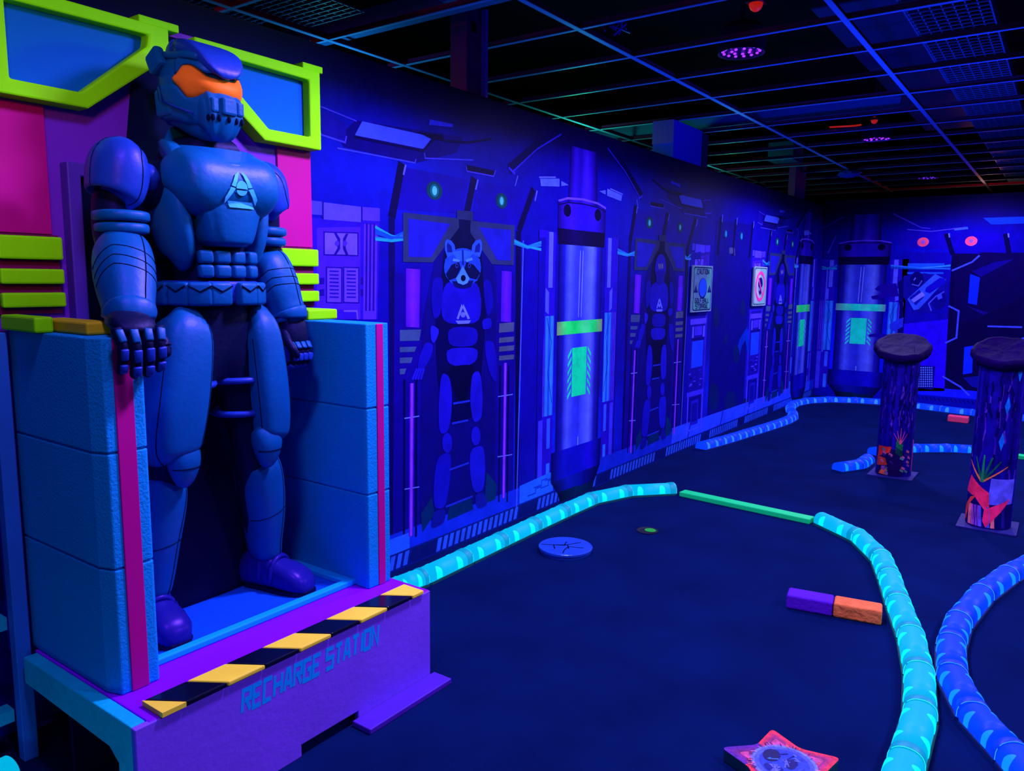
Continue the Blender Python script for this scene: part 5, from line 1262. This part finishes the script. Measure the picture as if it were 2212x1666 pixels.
tag(MB().box(8.9, 9.3, 2.62, 2.9, 2.848, 3.05).build('junction_box', mat('junction_grey', (44, 60, 120), rough=.6), None, bevel=.005), 'grey junction box above the middle of the grid', 'box')
# UV flood lamps in the grid
led_m = mat('uv_led', (120, 40, 255), emit=2.6, ergb=(130, 36, 255)); can_m = mat('lamp_can', (20, 4, 60), rough=.4)
glow_m = mat('uv_lens', (40, 6, 90), rough=.3, emit=.5, ergb=(90, 20, 255))
def par(x, y, z, label, r=.13):
    root = empty('uv_lamp', (x, y, z)); tag(root, label, 'lamp', 'uv flood lamps in the ceiling grid')
    mb = MB(); mb.rings([[V((x+q*math.cos(2*math.pi*i/28), y+q*math.sin(2*math.pi*i/28), zz)) for i in range(28)] for q, zz in ((r*.7, z+.16), (r, z+.12), (r, z), (r*.94, z), (r*.94, z+.02), (.001, z+.02))]); mb.build('can', can_m, root, smooth=False)
    for ring, n in ((r*.78, 14), (r*.4, 7)):
        for k in range(n):
            a = 2*math.pi*k/n+.2; c = (x+ring*math.cos(a), y+ring*math.sin(a), z+.012)
            mb = MB(); mb.ball(c, (.0095, .0095, .006), 8, 6); mb.build('led', led_m, root)
    MB().box(x-.01, x+.01, y-.01, y+.01, z+.16, z+.5).build('hanger', can_m, root)
    mb = MB(); mb.box(x-.004, x+.004, y-.004, y+.004, z+.5, 3.7); mb.build('cable', can_m, root)
par(4.50, 1.65, 2.79, 'round UV flood lamp with violet LEDs, nearest of the three in the grid')
par(7.85, 1.57, 2.80, 'flat glowing violet UV lamp, middle one of the three in the grid')
par(10.98, 1.57, 2.80, 'small glowing violet UV lamp, farthest of the three in the grid')
red_m = mat('beacon_red', (235, 40, 30), rough=.4, emit=.35, ergb=(255, 40, 20))
def beacon(x, y, z, s, label):
    root = empty('fire_beacon', (x, y, z)); tag(root, label, 'alarm beacon')
    MB().box(x-s, x+s, y-s, y+s, z, z+s*.6).build('base', mat('beacon_base', (120, 20, 40)), root, bevel=.004)
    mb = MB(); mb.ball((x, y, z), (s*.8, s*.8, s*.9), 14, 8); mb.build('dome', red_m, root, smooth=True)
    mb = MB(); mb.box(x-.004, x+.004, y-.004, y+.004, z+s*.6, 3.7); mb.build('cable', can_m, root)
beacon(4.16, 1.46, 2.93, .045, 'red alarm beacon above the nearest UV lamp')
beacon(7.6, 1.55, 2.93, .035, 'small red beacon above the middle of the ceiling grid')
mb = MB(); mb.tube([(7.30, 1.85, 2.853), (7.32, 1.75, 2.852), (7.35, 1.66, 2.853), (7.34, 1.6, 2.854)], .007, 8); tag(mb.build('red_cable', red_m), 'short red cable above the grid beside the small beacon', 'cable')
random.seed(11)
mb = MB(); rs = []
for j in range(9):
    th = -math.pi/2+math.pi*(j+.01)/8.02
    rs.append([V((9.75+.13*math.cos(th)*math.cos(2*math.pi*i/16)*random.uniform(.75, 1.15), 2.22+.13*math.cos(th)*math.sin(2*math.pi*i/16)*random.uniform(.75, 1.15), 2.765+.05*math.sin(th)*random.uniform(.8, 1.1))) for i in range(16)])
mb.rings(rs); tag(mb.build('crumpled_sheet', mat('crumpled_blue', (34, 60, 205), rough=.4)), 'crumpled blue wad caught on the middle ceiling bar', 'wad')
mb = MB()
for k in range(7):
    a = (3.75+random.uniform(-.04, .04), 2.05+random.uniform(-.04, .04), 2.86)
    mb.tube([a, (a[0]+random.uniform(-.05, .05), a[1]+random.uniform(-.05, .05), 2.82), (a[0]+random.uniform(-.07, .07), a[1]+random.uniform(-.05, .05), 2.78)], .004, 6)
tag(mb.build('wire_bundle', mat('wire_blue', (30, 40, 240), rough=.4)), 'loose blue wire ends dangling through the ceiling grid', 'wires')
# ------------------------------------------------------------------ lamps
for i, (x, y, e) in enumerate(((2.35, 1.3, 118), (.75, 1.25, 24), (4.5, 1.65, 70), (7.85, 1.57, 92), (9.9, .9, 45), (2.6, -1.4, 80), (5.5, -1.4, 100), (8.5, -1.4, 110))):  # some spots sit at the ceiling lamps, the others are added unseen fill
    lamp('uv_flood_and_fill', 'SPOT', (x, y, 2.72), e*3, UVC, size=.12, target=(x, y, 0), spot=166, blend=.7)
lamp('warm_wash', 'SPOT', (.1, .9, 2.3), 38, (1., .75, .15), size=.1, target=(.95, 2.5, 2.1), spot=50, blend=.8)
lamp('green_wash', 'SPOT', (3.3, .6, 2.5), 80, (.25, 1., .1), size=.1, target=(1.7, 2.5, 2.15), spot=45, blend=.8)
lamp('fill', 'AREA', (-.6, .5, 2.2), 3, (.55, .8, 1.), size=1.2, target=(1.5, 2.3, 1.2))
lamp('green_uplight', 'POINT', (5.8, 3.5, 2.45), 14, (.05, 1., .3), size=.1)
lamp('green_uplight', 'POINT', (8.6, 3.2, 2.4), 10, (.1, .9, .3), size=.1)
lamp('teal_uplight', 'POINT', (3.2, 3.6, 2.4), 8, (.05, .7, .8), size=.1)
lamp('red_uplight', 'POINT', (.2, 3.9, 2.86), 26, (1., .0, .25), size=.1)
lamp('blue_uplight', 'SPOT', (5.2, .6, 1.2), 110, (.02, .07, 1.), size=.2, target=(5.4, .9, 2.8), spot=120)  # added light without a fixture, brightens the grid bars from below
lamp('unseen_curb_glow', 'POINT', (.30, 1.75, .10), 3, (0, .75, 1.), size=.08)  # added point light standing in for curbs that are not built
lamp('red_uplight', 'POINT', (11.6, .95, 2.55), 6, (1., .25, .1), size=.05)
